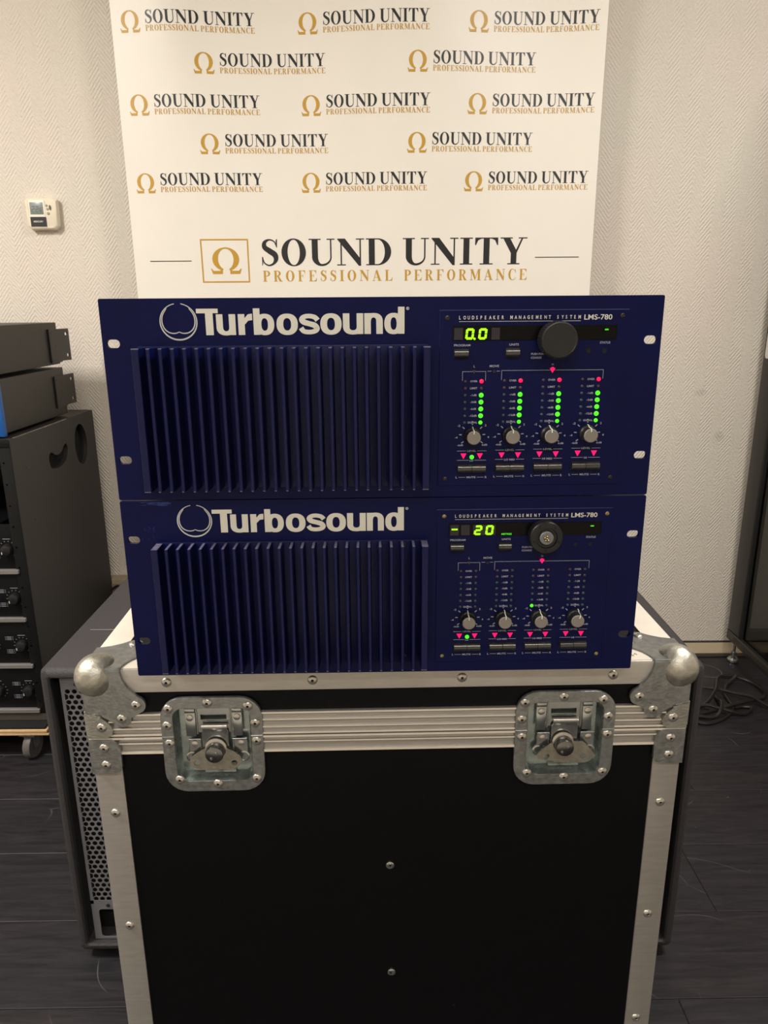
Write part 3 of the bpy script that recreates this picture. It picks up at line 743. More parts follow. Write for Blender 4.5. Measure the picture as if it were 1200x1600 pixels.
# amplifiers lying on top of the rack
def rackbox(z0, h, yb, label, blue, e0, e1):
    t = thing('rack_amplifier', label, 'amplifier', (-1.19, 1.82, z0))
    m = MB().use(BOXSTEEL)
    m.loft([[(x, y, z) for x, z in rrect(0, h / 2 + .002, .48, h - .006, .003, 3)] for y in (.004, yb)]); m.build('steel_case', t, smooth=.5)
    m = MB().use(BOXSTEEL)
    m.box(.2402, .2416, .28, .32, .018, h - .016)
    plate_m = MB().use(BOXSTEEL)
    k0 = len(plate_m.v)
    ol = [(.315, e0), (.383, e0), (.385, e0 + .003), (.446, e0 + .001), (.448, e0 + .003), (.448, e1 - .002), (.446, e1), (.315, e1 + .001)]
    plate(plate_m, ol, [rrect(.428, e0 + .017, .0165, .0095, .0045, 4), rrect(.428, e1 - .015, .0165, .0095, .0045, 4)], 0, .003)
    for i in range(k0, len(plate_m.v)):
        x, y, z = plate_m.v[i]; plate_m.v[i] = (.2445 - y, x - .0, z)
    plate_m.build('rear_rack_ear', t, smooth=.5)
    m = MB().use(DARKHOLE); m.box(.2412, .2447, .3115, .3150, e0, e1); m.build('ear_gap', t)
    for (y_, z_) in ((.326, e0 + .008), (.352, (e0 + e1) / 2), (.326, e1 - .010)):
        m = MB().use(SCREWD); m.lathe([(.0028, 0), (.0022, .0012)], (.2445, y_, z_), 'x', n=8); m.build('screw', t)
    if blue:
        m = MB().use(BLUEF); m.box(-.245, .247, -.012, .003, .001, h - .004); m.build('blue_fascia', t, bevel=.0015)
        m = MB().use(WHITEINK); text(m, 'C', .228, .236, .040, .051, -.0125, .02); m.build('fascia_letter', t, smooth=0)
    else:
        m = MB().use(AMPFACE); m.box(-.2413, .2413, -.006, .003, .001, h - .004); m.build('fascia', t, bevel=.0015)
    for x in (-.2, .2):
        m = MB().use(RUBBER); m.box(x - .01, x + .01, .03, .06, -.003, .0035); m.build('rubber_foot', t, bevel=.001)
    return t
rackbox(.8985, .142, .385, 'dark steel amplifier with a blue fascia, lying on top of the tall rack', True, .0285, .1185)
rackbox(1.0450, .124, .375, 'topmost dark steel amplifier, resting on the blue-fronted one', False, .0105, .104)

# ------------------------------------------------------------------ equipment cabinet at the right edge
cb = thing('glass_sided_cabinet', 'dark framed cabinet with tinted glass side, at the right edge by the wall', 'cabinet', (1.49, 1.95, 0))
cx0, cx1, cy0, cy1, cz0, cz1 = -.29, .29, -.5, .405, .078, 2.0
for b_ in ((cx0, cx0 + .035, cy0, cy1), (cx1 - .035, cx1, cy0, cy1), (cx0 + .035, cx1 - .035, cy1 - .03, cy1), (cx0 + .035, cx1 - .035, cy0, cy0 + .03)):
    m = MB().use(CABMETAL); m.box(b_[0], b_[1], b_[2], b_[3], cz0, cz0 + .034); m.build('bottom_rail', cb, bevel=.002)
m = MB().use(CABMETAL); m.box(cx0, cx1, cy0, cy1, cz1, cz1 + .03); m.build('top_panel', cb, bevel=.002)
m = MB().use(mat('cabinet_channel', rgb(38, 35, 33), .5)); m.box(cx0 - .0006, cx0 + .002, cy0, cy1 - .05, cz0 + .010, cz0 + .024); m.build('frame_channel', cb)
for (x, y, w) in ((cx0, cy1 - .085, .085), (cx0, cy0, .06), (cx1 - .035, cy1 - .085, .085), (cx1 - .035, cy0, .06)):
    m = MB().use(CABMETAL); m.box(x, x + .035, y, y + w, cz0 + .034, cz1); m.build('corner_post', cb, bevel=.006, segs=3)
m = MB().use(TINT); m.box(cx0 + .012, cx0 + .016, cy0 + .06, cy1 - .090, cz0 + .034, cz1); m.build('tinted_side_pane', cb, smooth=0)
m = MB().use(TINT); m.box(cx1 - .016, cx1 - .012, cy0 + .06, cy1 - .090, cz0 + .034, cz1); m.build('tinted_side_pane', cb, smooth=0)
m = MB().use(DARKHOLE); m.box(cx0 + .004, cx0 + .02, cy1 - .0895, cy1 - .0852, cz0 + .034, cz1); m.build('black_gasket', cb)
m = MB().use(STICK); plate(m, rrect(0, 0, .044, .084, .01, 5), [], 0, .0006)
k_ = [(cx0 - .0004 - 0 * y, cy1 - .022 + x - .0, 1.083 + z) for x, y, z in m.v]; m.v = [(cx0 - .0006 + y, cy1 - .034 + x, 1.083 + z) for x, y, z in m.v]
m.build('white_sticker', cb, smooth=0)
m = MB().use(TEAL); m.lathe([(.008, 0), (.008, .0006)], (cx0 - .0006, cy1 - .040, 1.068), '-x', n=12); m.build('teal_mark', cb, smooth=0)
for (x, y) in ((cx0 + .018, .374), (cx0 + .018, cy0 + .03), (cx1 - .018, .374), (cx1 - .018, cy0 + .03)):
    m = MB().use(CHROME); m.lathe([(.016, 0), (.019, .003), (.019, .010), (.014, .016), (.006, .019), (.006, .028), (.0095, .029), (.0095, .036), (.005, .037), (.005, .079)], (x, y, 0), 'z', n=20); m.build('levelling_foot', cb, smooth=.5)

# cable coil on the floor at the right
def spline(P, closed=False, sub_=8):
    pts = []; n = len(P)
    for i in range(n if closed else n - 1):
        g4 = [P[(i + d) % n] if closed else P[min(max(i + d, 0), n - 1)] for d in (-1, 0, 1, 2)]
        for k in range(sub_):
            t = k / sub_
            pts.append(tuple(.5 * ((2 * g4[1][j]) + (-g4[0][j] + g4[2][j]) * t + (2 * g4[0][j] - 5 * g4[1][j] + 4 * g4[2][j] - g4[3][j]) * t * t + (-g4[0][j] + 3 * g4[1][j] - 3 * g4[2][j] + g4[3][j]) * t ** 3) for j in range(3)))
    if not closed: pts.append(P[-1])
    return pts
cc = thing('power_cable', 'black power cable coiled loosely on the dark floor in front of the glass-sided cabinet', 'cable', (1.08, 2.05, 0))
def cpts(L, z=.006): return [(x - 1.08, y - 2.05, zz if zz else z) for x, y, zz in L]
runs = [
 [(.89, 1.955, 0), (.927, 1.966, 0), (.98, 1.977, .010), (1.033, 1.997, .012), (1.066, 2.005, .018), (1.127, 2.028, .018), (1.173, 2.047, .014), (1.203, 2.076, .006), (1.218, 2.11, .006), (1.212, 2.152, .006), (1.188, 2.184, .008), (1.148, 2.196, .014), (1.118, 2.193, .014), (1.092, 2.164, .016), (1.069, 2.118, .024), (1.046, 2.078, .024), (1.003, 2.03, .014), (.957, 1.998, .010), (.88, 1.96, .008)],
 [(.93, 2.19, 0), (.993, 2.155, 0), (1.025, 2.136, .008), (1.074, 2.107, .014), (1.114, 2.077, .016), (1.146, 2.042, .024), (1.164, 2.023, .018), (1.19, 2.006, .010), (1.25, 1.98, .006), (1.33, 1.95, .006)],
 [(.90, 2.03, .006), (.947, 2.016, .006), (.988, 2.002, .020), (1.019, 1.988, .018), (1.051, 1.971, .016), (1.088, 1.973, .006), (1.116, 1.989, .006), (1.128, 2.005, .008), (1.105, 2.014, .006), (1.077, 2.008, .006)],
 [(.87, 1.945, .006), (.905, 1.935, .006), (.927, 1.931, .006), (.957, 1.922, .006), (.993, 1.934, .006), (1.034, 1.96, .008), (1.069, 2.001, .008), (1.079, 2.038, .006), (1.085, 2.087, .006), (1.11, 2.138, .006), (1.135, 2.165, .006), (1.164, 2.185, .020)],
 [(.88, 1.975, .018), (.921, 1.964, .018), (.95, 1.952, .012), (.994, 1.952, .010), (1.022, 1.978, .024), (1.039, 2.015, .024), (1.046, 2.055, .010), (1.052, 2.095, .006)]]
m = MB().use(CABLE)
for L in runs: m.tube(spline([p for p in cpts(L)]), .0052, 8)
m.build('cable_coil', cc)

# ------------------------------------------------------------------ flight case
fc = thing('flight_case', 'tall black flight case with aluminium edges, ball corners and two recessed butterfly latches', 'flight case', (.004, .6635, 0), .0205)
ZT, CW, CD = .863, .306, .40
ZB = .13
def zc(v): return ZT + v / 1000.0
LX = (-.1805, .1805); LZ = zc(-85.5)
m = MB().use(LAM)
IN = .0018       # laminate sits just below the edging
m.box(-CW + .027, CW - .027, .027, CD - .027, ZT - .010, ZT - IN + .0006)      # top
m.box(-CW + IN, -CW + .010, .02, CD - .02, ZB, ZT - .01); m.box(CW - .010, CW - IN, .02, CD - .02, ZB, ZT - .01)
m.box(-CW + .01, CW - .01, CD - .012, CD - IN, ZB, ZT - .01)
# lid front strip and base front panel, notched for the latch dishes
def notch_panel(z0, z1, zn, up):
    pts = []
    if up:      # notches in the lower edge (lid strip)
        pts = [(-CW + .02, z1), (-CW + .02, z0)]
        for c in LX: pts += [(c - .0395, z0), (c - .0395, zn), (c + .0395, zn), (c + .0395, z0)]
        pts += [(CW - .02, z0), (CW - .02, z1)]
    else:
        pts = [(-CW + .02, z0), (-CW + .02, z1)]
        for c in LX: pts += [(c - .0395, z1), (c - .0395, zn), (c + .0395, zn), (c + .0395, z1)]
        pts += [(CW - .02, z1), (CW - .02, z0)]
    return pts
plate(m, notch_panel(zc(-75), zc(-8), LZ + .0425, True), [], IN, .008)
plate(m, notch_panel(ZB, zc(-75.5), LZ - .0435, False), [], IN, .008)
m.box(-CW + .01, CW - .01, .009, CD - .01, ZB - .004, ZB + .008)
m.build('laminate_panels', fc, smooth=0.3)
# top edging: angle extrusions on four top edges
def angle(mb, face_h, top_w, x0, x1):
    prof = [(0, ZT - face_h), (0, ZT - .0022), (.0008, ZT - .0006), (.0024, ZT), (top_w, ZT), (top_w, ZT - .0018), (.002, ZT - .0022), (.002, ZT - face_h)]
    mb.loft([[(x0, y, z) for y, z in prof], [(x1, y, z) for y, z in prof]])
m = MB().use(ALU); angle(m, .0255, .030, -CW, CW); m.build('front_top_extrusion', fc, smooth=.5)
for s_ in (-1, 1):
    m = MB().use(ALULIT)
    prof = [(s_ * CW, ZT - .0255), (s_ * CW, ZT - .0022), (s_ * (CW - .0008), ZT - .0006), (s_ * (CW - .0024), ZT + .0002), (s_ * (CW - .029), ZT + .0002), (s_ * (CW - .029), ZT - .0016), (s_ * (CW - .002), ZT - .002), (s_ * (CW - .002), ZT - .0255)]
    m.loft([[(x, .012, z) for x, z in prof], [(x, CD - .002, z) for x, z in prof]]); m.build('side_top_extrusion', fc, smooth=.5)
m = MB().use(ALU); m.box(-CW, CW, CD - .030, CD, ZT - .0018, ZT + .0001); m.box(-CW, CW, CD - .0018, CD, ZT - .0255, ZT - .0018); m.build('rear_top_extrusion', fc)
m = MB().use(ALULIT); m.box(-CW + .030, CW - .030, .0022, .0296, ZT - .0006, ZT + .0003); m.build('lit_top_face', fc)  # thin paler sheet painting the ceiling light on the front extrusion's top
# mid hybrid rails with ribs
def rail(z_top, z_bot, ribs, nm):
    segs_ = [(-CW, LX[0] - .0400), (LX[0] + .0400, LX[1] - .0400), (LX[1] + .0400, CW)]
    for a, b in segs_:
        mb = MB().use(ALURAIL)
        prof = [(.006, z_bot), (0, z_bot)]
        for (zr, wr, hr) in sorted(ribs, key=lambda q: q[0]):
            prof += [(0, zr - wr / 2 - .0005), (-hr, zr - wr / 2), (-hr, zr + wr / 2), (0, zr + wr / 2 + .0005)]
        prof += [(0, z_top), (.006, z_top)]
        mb.loft([[(a, y, z) for y, z in prof], [(b, y, z) for y, z in prof]])
        mb.use(ALULIT)  # rib crests painted paler to imitate the top light they catch
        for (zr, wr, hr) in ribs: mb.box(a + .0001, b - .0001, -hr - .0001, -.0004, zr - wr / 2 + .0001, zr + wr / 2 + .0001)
        mb.build(nm, fc, smooth=.5)
    for s_ in (-1, 1):
        mb = MB().use(ALU); mb.box(s_ * CW - (.0012 if s_ > 0 else 0), s_ * CW + (.0012 if s_ < 0 else 0), .0, CD, z_bot, z_top); mb.build(nm, fc)
rail(zc(-48.8), zc(-74.4), [(zc(-50.2), .0018, .0022), (zc(-57.5), .0013, .0027), (zc(-65.8), .0013, .0027), (zc(-73.2), .0020, .0022)], 'lid_rail')
rail(zc(-75.4), zc(-95.3), [(zc(-76.7), .0020, .0030), (zc(-82.8), .0013, .0027), (zc(-93.4), .0026, .0028)], 'base_rail')
# upright corner extrusions
for s_ in (-1, 1):
    for v0, v1, nm in ((-24, -49, 'lid_corner_extrusion'), (-95.3, -733, 'upright_corner_extrusion')):
        z1, z0 = zc(v0), (zc(v1) if v1 > -700 else ZB)
        prof = [(CW - .029, 0), (CW - .002, 0), (CW - .0006, .0006), (CW, .002), (CW, .029), (CW - .0018, .029), (CW - .0018, .0018), (CW - .029, .0018)]
        m = MB().use(ALU); L0 = [(s_ * x, y, z0) for x, y in prof]; L1 = [(s_ * x, y, z1) for x, y in prof]
        m.loft([L0, L1]); m.build(nm, fc, smooth=.5)
m = MB().use(ALU); m.box(-CW, CW, 0, .0018, ZB - .004, ZB + .026); m.build('bottom_extrusion', fc)
# rivets
def rivet_mesh(mb, c, ax='-y', r=.0052):
    mb.use(RIVET); mb.lathe([(r, 0), (r * .96, .0007), (r * .8, .0016), (r * .5, .0021), (r * .33, .0022), (r * .28, .0014)], c, ax, 16)
    mb.use(DARKHOLE); mb.lathe([(r * .28, .00142), (r * .1, .00145)], c, ax, 8)
rm = MB(); rivet_mesh(rm, (0, 0, 0)); riv0 = None
def rivet(x, y, z, parent=fc):
    global riv0
    if riv0 is None:
        riv0 = rm.build('rivet', parent, smooth=.7); riv0.location = (x, y, z); return riv0
    return again(riv0, parent, (x, y, z))
for x in (-.223, -.077, .0736, .227): rivet(x, 0, zc(-15))
for v in (-167, -314, -465, -615): rivet(-.2895, 0, zc(v)); rivet(.2895, 0, zc(v))
# two knurled bolts on the front panel
for v in (-242, -389.5):
    m = MB().use(CHROME); m.lathe([(.0046, 0), (.0046, .0012), (.0040, .0016)], (.0 + (.001 if v < -300 else 0), IN, zc(v)), n=18)
    for i in range(6):
        a = i * PI / 3; m.lathe([(.0006, .0016), (.0004, .0021)], (.0028 * math.cos(a), IN, zc(v) + .0028 * math.sin(a)), n=6)
    m.use(DARKHOLE); m.lathe([(.0015, .0016), (.0014, .0018)], (0, IN, zc(v)), n=8)
    m.build('panel_bolt', fc)
# corner braces (front face outline in mm from the corner)
def arc(cx, cz, r, a0, a1, n=8):
    return [(cx + r * math.cos(math.radians(a0 + (a1 - a0) * i / n)), cz + r * math.sin(math.radians(a0 + (a1 - a0) * i / n))) for i in range(n + 1)]
brace = [(0, 0), (38.5, 0), (39, -5), (40.5, -11), (44, -18), (49, -24), (54, -28.3)] + arc(51.5, -38, 9.6, 68, -78) + arc(36, -53, 9.6, 5, -150) + [(22, -53.5), (14, -49), (6, -46.5), (0, -46)]
lobe = [(0, -46.5), (8, -47), (14, -50), (20, -55), (24.5, -60.5), (26.2, -66), (24.5, -71), (20.5, -74), (0, -74.3)]
lower = [(0, -76.6), (23, -76.6), (27.5, -79), (30.6, -84), (31.4, -90), (31, -110), (28, -114.5), (23, -116), (0, -116)]
def side(s_, poly): return [(s_ * (-CW + x / 1000.0), ZT + z / 1000.0) for x, z in poly]
for s_ in (-1, 1):
    S = 1 if s_ < 0 else -1
    m = MB().use(ZINC)
    po = side(S, brace)
    if S < 0: po = po[::-1]
    plate(m, po, [], -.0038, .0034)
    # top wing, same outline laid on the lid
    k0 = len(m.v); plate(m, po, [], 0, .0018)
    for i in range(k0, len(m.v)):
        x, y, z = m.v[i]; m.v[i] = (x, (ZT - z) - .0004, ZT + .0006 + y)
    # side wing
    k0 = len(m.v); plate(m, [(a * S, b) for a, b in side(1, brace)] if 0 else side(1, brace), [], 0, .0018)
    for i in range(k0, len(m.v)):
        x, y, z = m.v[i]; m.v[i] = (S * (-CW - y - .0002), x + CW, z)
    # short bent fold on the edges
    m.box(min(S * (-CW + .012), S * (-CW + .0385)), max(S * (-CW + .012), S * (-CW + .0385)), -.0022, .004, ZT - .004, ZT + .0022)
    br = m.build('corner_brace', fc, bevel=.0006, segs=2, smooth=.6)
    m = MB().use(BALL)
    c = Vector((S * (-CW + .0110), .0110, ZT - .0110)); loops = []
    nu, nv_ = 40, 24
    for j in range(1, nv_):
        th_ = PI * j / nv_
        L = []
        for i in range(nu):
            ph = 2 * PI * i / nu
            d = Vector((math.sin(th_) * math.cos(ph), math.sin(th_) * math.sin(ph), math.cos(th_)))
            out = Vector((-S * d.x, -d.y, d.z))     # components pointing outwards
            r_ = .0221
            r_ += .0009 * max(0, 1 - abs(out.x - out.y) * 1.5 - abs(out.z) * .6)
            L.append(tuple(c + d * r_))
        loops.append(L)
    m.loft(loops); m.build('ball_corner', br, smooth=1.2)
    for (a, b) in ((51.5, -38), (36, -53)): rivet(S * (-CW + a / 1000), -.0038, zc(b), br)
    mm_ = MB(); rivet_mesh(mm_, (S * (-CW + .0515), .038, ZT + .0024), 'z'); rivet_mesh(mm_, (S * (-CW + .036), .053, ZT + .0024), 'z'); mm_.build('top_rivets', br)
    m = MB().use(mat('bright_zinc', rgb(168, 168, 162), .3, .9, .2, 60, bump=.2))
    po = side(S, lobe); po = po if S > 0 else po[::-1]
    plate(m, po, [], -.0050, .0034)
    k0 = len(m.v); plate(m, side(1, lobe), [], 0, .0018)
    for i in range(k0, len(m.v)):
        x, y, z = m.v[i]; m.v[i] = (S * (-CW - y - .0012), x + CW, z)
    lo = m.build('lid_corner_plate', fc, bevel=.0005, segs=1); rivet(S * (-CW + .0152), -.0050, zc(-62), lo)
    m = MB().use(CHROME); m.lathe([(.0022, 0), (.0016, .0012)], (S * (-CW + .014), -.0050, zc(-50.5)), n=6); m.build('punched_dimple', lo)
    m = MB().use(ZINC)
    po = side(S, lower); po = po if S > 0 else po[::-1]
    plate(m, po, [], -.0046, .0040)
    k0 = len(m.v); plate(m, side(1, lower), [], 0, .0018)
    for i in range(k0, len(m.v)):
        x, y, z = m.v[i]; m.v[i] = (S * (-CW - y - .0004), x + CW, z)
    lo = m.build('base_corner_plate', fc, bevel=.0005, segs=1)
    rivet(S * (-CW + .0150), -.0046, zc(-86), lo); rivet(S * (-CW + .0150), -.0046, zc(-105.7), lo)
# small scribble embossed on the top front edge near the right
m = MB().use(mat('embossing', rgb(170, 162, 150), .5, .3))
m.tube([(.235 + .0015 * i, .013 + .003 * math.sin(i * 1.7), ZT + .0006) for i in range(14)], .00035, 4); m.build('embossed_mark', fc)
# castors under the case
for sx in (-1, 1):
    for y_ in (.07, .33):
        m = MB().use(CHROME); m.box(sx * .24 - .04, sx * .24 + .04, y_ - .04, y_ + .04, ZB - .008, ZB - .004); m.box(sx * .24 - .022, sx * .24 - .018, y_ - .02, y_ + .02, .04, ZB - .008); m.box(sx * .24 + .018, sx * .24 + .022, y_ - .02, y_ + .02, .04, ZB - .008)
        m.build('castor_fork', fc)
        m = MB().use(RUBBER); m.lathe([(.044, -.014), (.05, -.010), (.05, .010), (.044, .014)], (sx * .24, y_, .05), 'x', n=26); m.build('castor_wheel', fc, smooth=.5)

# recessed butterfly latch, built around its own centre: x right, z up, -y to the front
def latch(cx, turn, nm_label):
    root = MB().use(ZINC)
    def rr(w, h, r, y, dz=0.0, n=6): return [(a, y, b + dz) for a, b in rrect(0, 0, w, h, r, n)]
    root.loft([rr(.103, .109, .023, .0018), rr(.103, .109, .023, -.0010), rr(.1024, .1084, .0226, -.0016), rr(.0790, .0850, .011, -.0018), rr(.0780, .0840, .010, -.0010)], False, False)
    fl = root.build('latch', fc, smooth=.5, loc=(cx, -.0018, LZ))
    m = MB().use(CHROMED); m.loft([rr(.0782, .0842, .010, -.0012), rr(.0765, .0825, .009, .0010), rr(.0745, .0805, .009, .0100), rr(.0715, .0775, .008, .0126)], False, True)
    m.build('recess_dish', fl, smooth=.7)
    m = MB().use(RIVET)
    for a_ in (-.0512, .0388):
        ms = MB().use(CHROME); ms.box(a_, a_ + .0124, -.0028, -.0012, .0098, .0113); ms.build('split_line', fl, bevel=.0004, segs=1)
    for x, z in ((-.0425, .0425), (-.003, .0485), (.0375, .0445), (-.0450, .0235), (.0440, .0250), (-.0440, .0030), (.0445, .0045), (-.0370, -.0400), (.002, -.0455), (.0425, -.0400)):
        again(riv0, fl, (x, -.0016, z))
    D = .0120
    # upper keeper
    m = MB().use(CHROME)
    plate(m, [(-.0285, .010), (-.0285, .036), (-.026, .0385), (.027, .0385), (.0295, .036), (.0295, .010)], [[(-.013, .0245), (-.013, .0305), (.0135, .0305), (.0135, .0245)]], D - .0050, .0016)
    m.box(-.0285, .0295, D - .0034, D, .034, .0375)
    m.box(-.0175, -.0160, D - .0062, D - .0046, .008, .038); m.box(.0170, .0185, D - .0062, D - .0046, .008, .038)
    m.build('keeper_plate', fl, bevel=.0004, segs=1, smooth=.5)
    for x0, x1 in ((-.0285, -.0180), (.0195, .0295)):
        m = MB().use(CHROME); m.box(x0, x1, D - .0078, D - .0048, .0335, .0385); m.box(x0, x1, D - .0066, D - .0050, .006, .0335)
        m.build('keeper_tab', fl, bevel=.0008, segs=2)
    for x, z in ((-.0235, .028), (.0245, .0285)):
        m = MB().use(RIVET); m.lathe([(.0038, 0), (.0036, .0012), (.0022, .0020)], (x, D - .0066, z), n=14); m.build('tab_rivet', fl)
    # hook tongue
    m = MB().use(CHROME)
    m.loft([[(x, y, z) for x in (-.0125, .0150) for (y, z) in ()] or [(-.0125, D - .0085, -.008), (.0150, D - .0085, -.008), (.0150, D - .0065, -.008), (-.0125, D - .0065, -.008)],
            [(-.0125, D - .0088, .012), (.0150, D - .0088, .012), (.0150, D - .0068, .012), (-.0125, D - .0068, .012)],
            [(-.0105, D - .0092, .0150), (.0135, D - .0092, .0150), (.0135, D - .0070, .0150), (-.0105, D - .0070, .0150)],
            [(-.0105, D - .0105, .0175), (.0135, D - .0105, .0175), (.0135, D - .0080, .0180), (-.0105, D - .0080, .0180)]])
    m.build('hook_tongue', fl, bevel=.0004, segs=1)
    m = MB().use(RIVET); m.tube([(-.0115, D - .0095, .0195), (.0145, D - .0095, .0195)], .0026, 12); m.build('rolled_lip', fl)
    # lower base and side brackets
    for x0, x1 in ((-.0265, -.0135), (.0185, .0335)):
        m = MB().use(CHROME)
        m.box(x0, x1, D - .0058, D - .0042, -.0135, .0030); m.box(x0, x1, D - .0074, D - .0046, .0020, .0036)
        m.box(x0 if x0 > 0 else x1 - .0014, (x0 + .0014) if x0 > 0 else x1, D - .0074, D - .0046, -.010, .003)
        m.build('side_bracket', fl, bevel=.0004, segs=1)
    for x, z in ((-.0205, -.0025), (.0270, -.0020)):
        m = MB().use(RIVET); m.lathe([(.0036, 0), (.0034, .0012), (.002, .0018)], (x, D - .0058, z), n=12); m.build('tab_rivet', fl)
        m = MB().use(CHROME)
        m.tube([(x + .0048 * math.cos(t * .7), D - .004 - .0003 * 0, -.0085 - t * .00055 + .0 + .0016 * math.sin(t * .7)) for t in range(0, 28)], .0007, 5); m.build('spring', fl)
    for x in (-.0245, .0290):
        m = MB().use(CHROME); m.lathe([(.0062, 0), (.0062, .0018), (.0048, .0022), (.0046, .0012)], (x, D - .0040, -.0185), n=20); m.build('eyelet', fl)
    m = MB().use(CHROME); m.box(-.0125, .0195, D - .0040, D - .0002, -.0385, -.0270)
    m.use(RIVET)
    rnd = random.Random(5 + turn)
    for rw, n_ in ((-.0305, 11), (-.0345, 9)):
        for i in range(n_):
            m.box(-.007 + i * .0019, -.007 + i * .0019 + .0009 + rnd.random() * .0006, D - .0044, D - .0040, rw, rw + .0011 + rnd.random() * .001)
    m.build('embossed_base', fl)
    # butterfly wing
    W = [(-.0265, -.0205), (-.0245, -.0150), (-.0170, -.0095), (-.0105, -.0055), (.0135, -.0055), (.0205, -.0095), (.0265, -.0150), (.0275, -.0205), (.0255, -.0255), (.0185, -.0290), (-.0150, -.0290), (-.0235, -.0265)]
    if turn: W = [(-.0275, -.0200), (-.0250, -.0165), (-.0105, -.0045), (-.0040, -.0045), (.0200, -.0045), (.0235, -.0075), (.0330, -.0190), (.0340, -.0225), (.0290, -.0265), (.0240, -.0290), (-.0120, -.0270), (-.0260, -.0245)]
    W = W[::-1]
    m = MB().use(WING)
    plate(m, W, [[(.0032 * math.cos(2 * PI * i / 16) + hx, .0030 * math.sin(2 * PI * i / 16) + hz) for i in range(16)] for hx, hz in ((-.0185 + .0015 * turn, -.0215), (.0200 + .001 * turn, -.0220))], D - .0122, .0012)
    m.build('butterfly_wing', fl, bevel=.0004, segs=1)
    m = MB().use(WING)
    for i in range(14):
        m.box(-.013 + i * .0021, -.013 + i * .0021 + .0011, D - .0124, D - .0121, -.0215 - .0002 * i, -.0203 - .0002 * i)
        if i < 9: m.box(-.010 + i * .0021, -.010 + i * .0021 + .0010, D - .0124, D - .0121, -.0245, -.0236)
    m.build('stamped_text', fl)
    kx = .0018 if not turn else -.0005
    m = MB().use(mat('latch_knob_steel', rgb(120, 120, 118), .22, 1.0, .05, 60))
    m.lathe([(.0105, 0), (.0105, .0015), (.0094, .002), (.0094, .0095), (.0088, .0108), (.0082, .0110)], (kx, D - .0105, -.0068), n=28)
    m.build('latch_knob', fl, smooth=.5)
    m = MB().use(RIVET); m.lathe([(.0112, 0), (.0112, .0012), (.0100, .0018)], (kx, D - .0105, -.0052), n=26); m.build('knob_collar', fl, smooth=.5)
    for (a, b) in ((-.0035, -.0105), (.0023, -.0045)):
        m = MB().use(CHROME); m.lathe([(.0015, 0), (.0012, .0008)], (kx + a + .0005, D - .0215, b), n=10); m.build('knob_pin', fl)
    return fl
latch(LX[0], 0, ''); latch(LX[1], 1, '')

# ------------------------------------------------------------------ the two blue rack units
TB = [  # heavy rounded lettering, px units: x 193..1145, baseline 0, cap 123
 R(193, 102, 292, 123) + R(233, 0, 268, 110),
 R(282, 30, 312, 97) + R(340, 0, 370, 97) + ring(326, 36, 44, 38, 14, 18, 180, 360, 14, 2.3),
 R(382, 0, 412, 97) + [[(408, 48), (412, 78), (428, 96), (447, 99), (447, 69), (428, 66), (416, 52)]],
 R(452, 0, 482, 123) + ring(503, 48, 44, 50, 15, 29, 0, 360, 30, 2.3),
 ring(606, 48, 49, 50, 18, 29, 0, 360, 30, 2.3),
 stroke([(746, 66), (733, 80), (707, 86), (684, 82), (675, 70), (683, 58), (708, 50), (732, 42), (741, 28), (733, 16), (708, 11), (682, 15), (669, 31)], [12, 11, 10.5, 11, 14, 13, 12, 13, 14, 11, 10.5, 11, 12]),
 ring(807, 48, 49, 50, 18, 29, 0, 360, 30, 2.3),
 R(862, 30, 892, 97) + R(925, 0, 955, 97) + ring(908, 36, 46, 38, 17, 18, 180, 360, 14, 2.3),
 R(960, 0, 990, 97) + R(1015, 0, 1045, 62) + ring(1003, 60, 42, 38, 12, 17, 0, 180, 14, 2.3),
 ring(1095, 48, 43, 50, 14, 29, 0, 360, 30, 2.3) + R(1115, 0, 1145, 126),
 ring(1160, 118, 7, 7, 5, 5, 0, 360, 14),
]
led_src = {}
FINWORN = mat('worn_fin_tip', rgb(98, 96, 118), .45, vary=.4, scale=400)
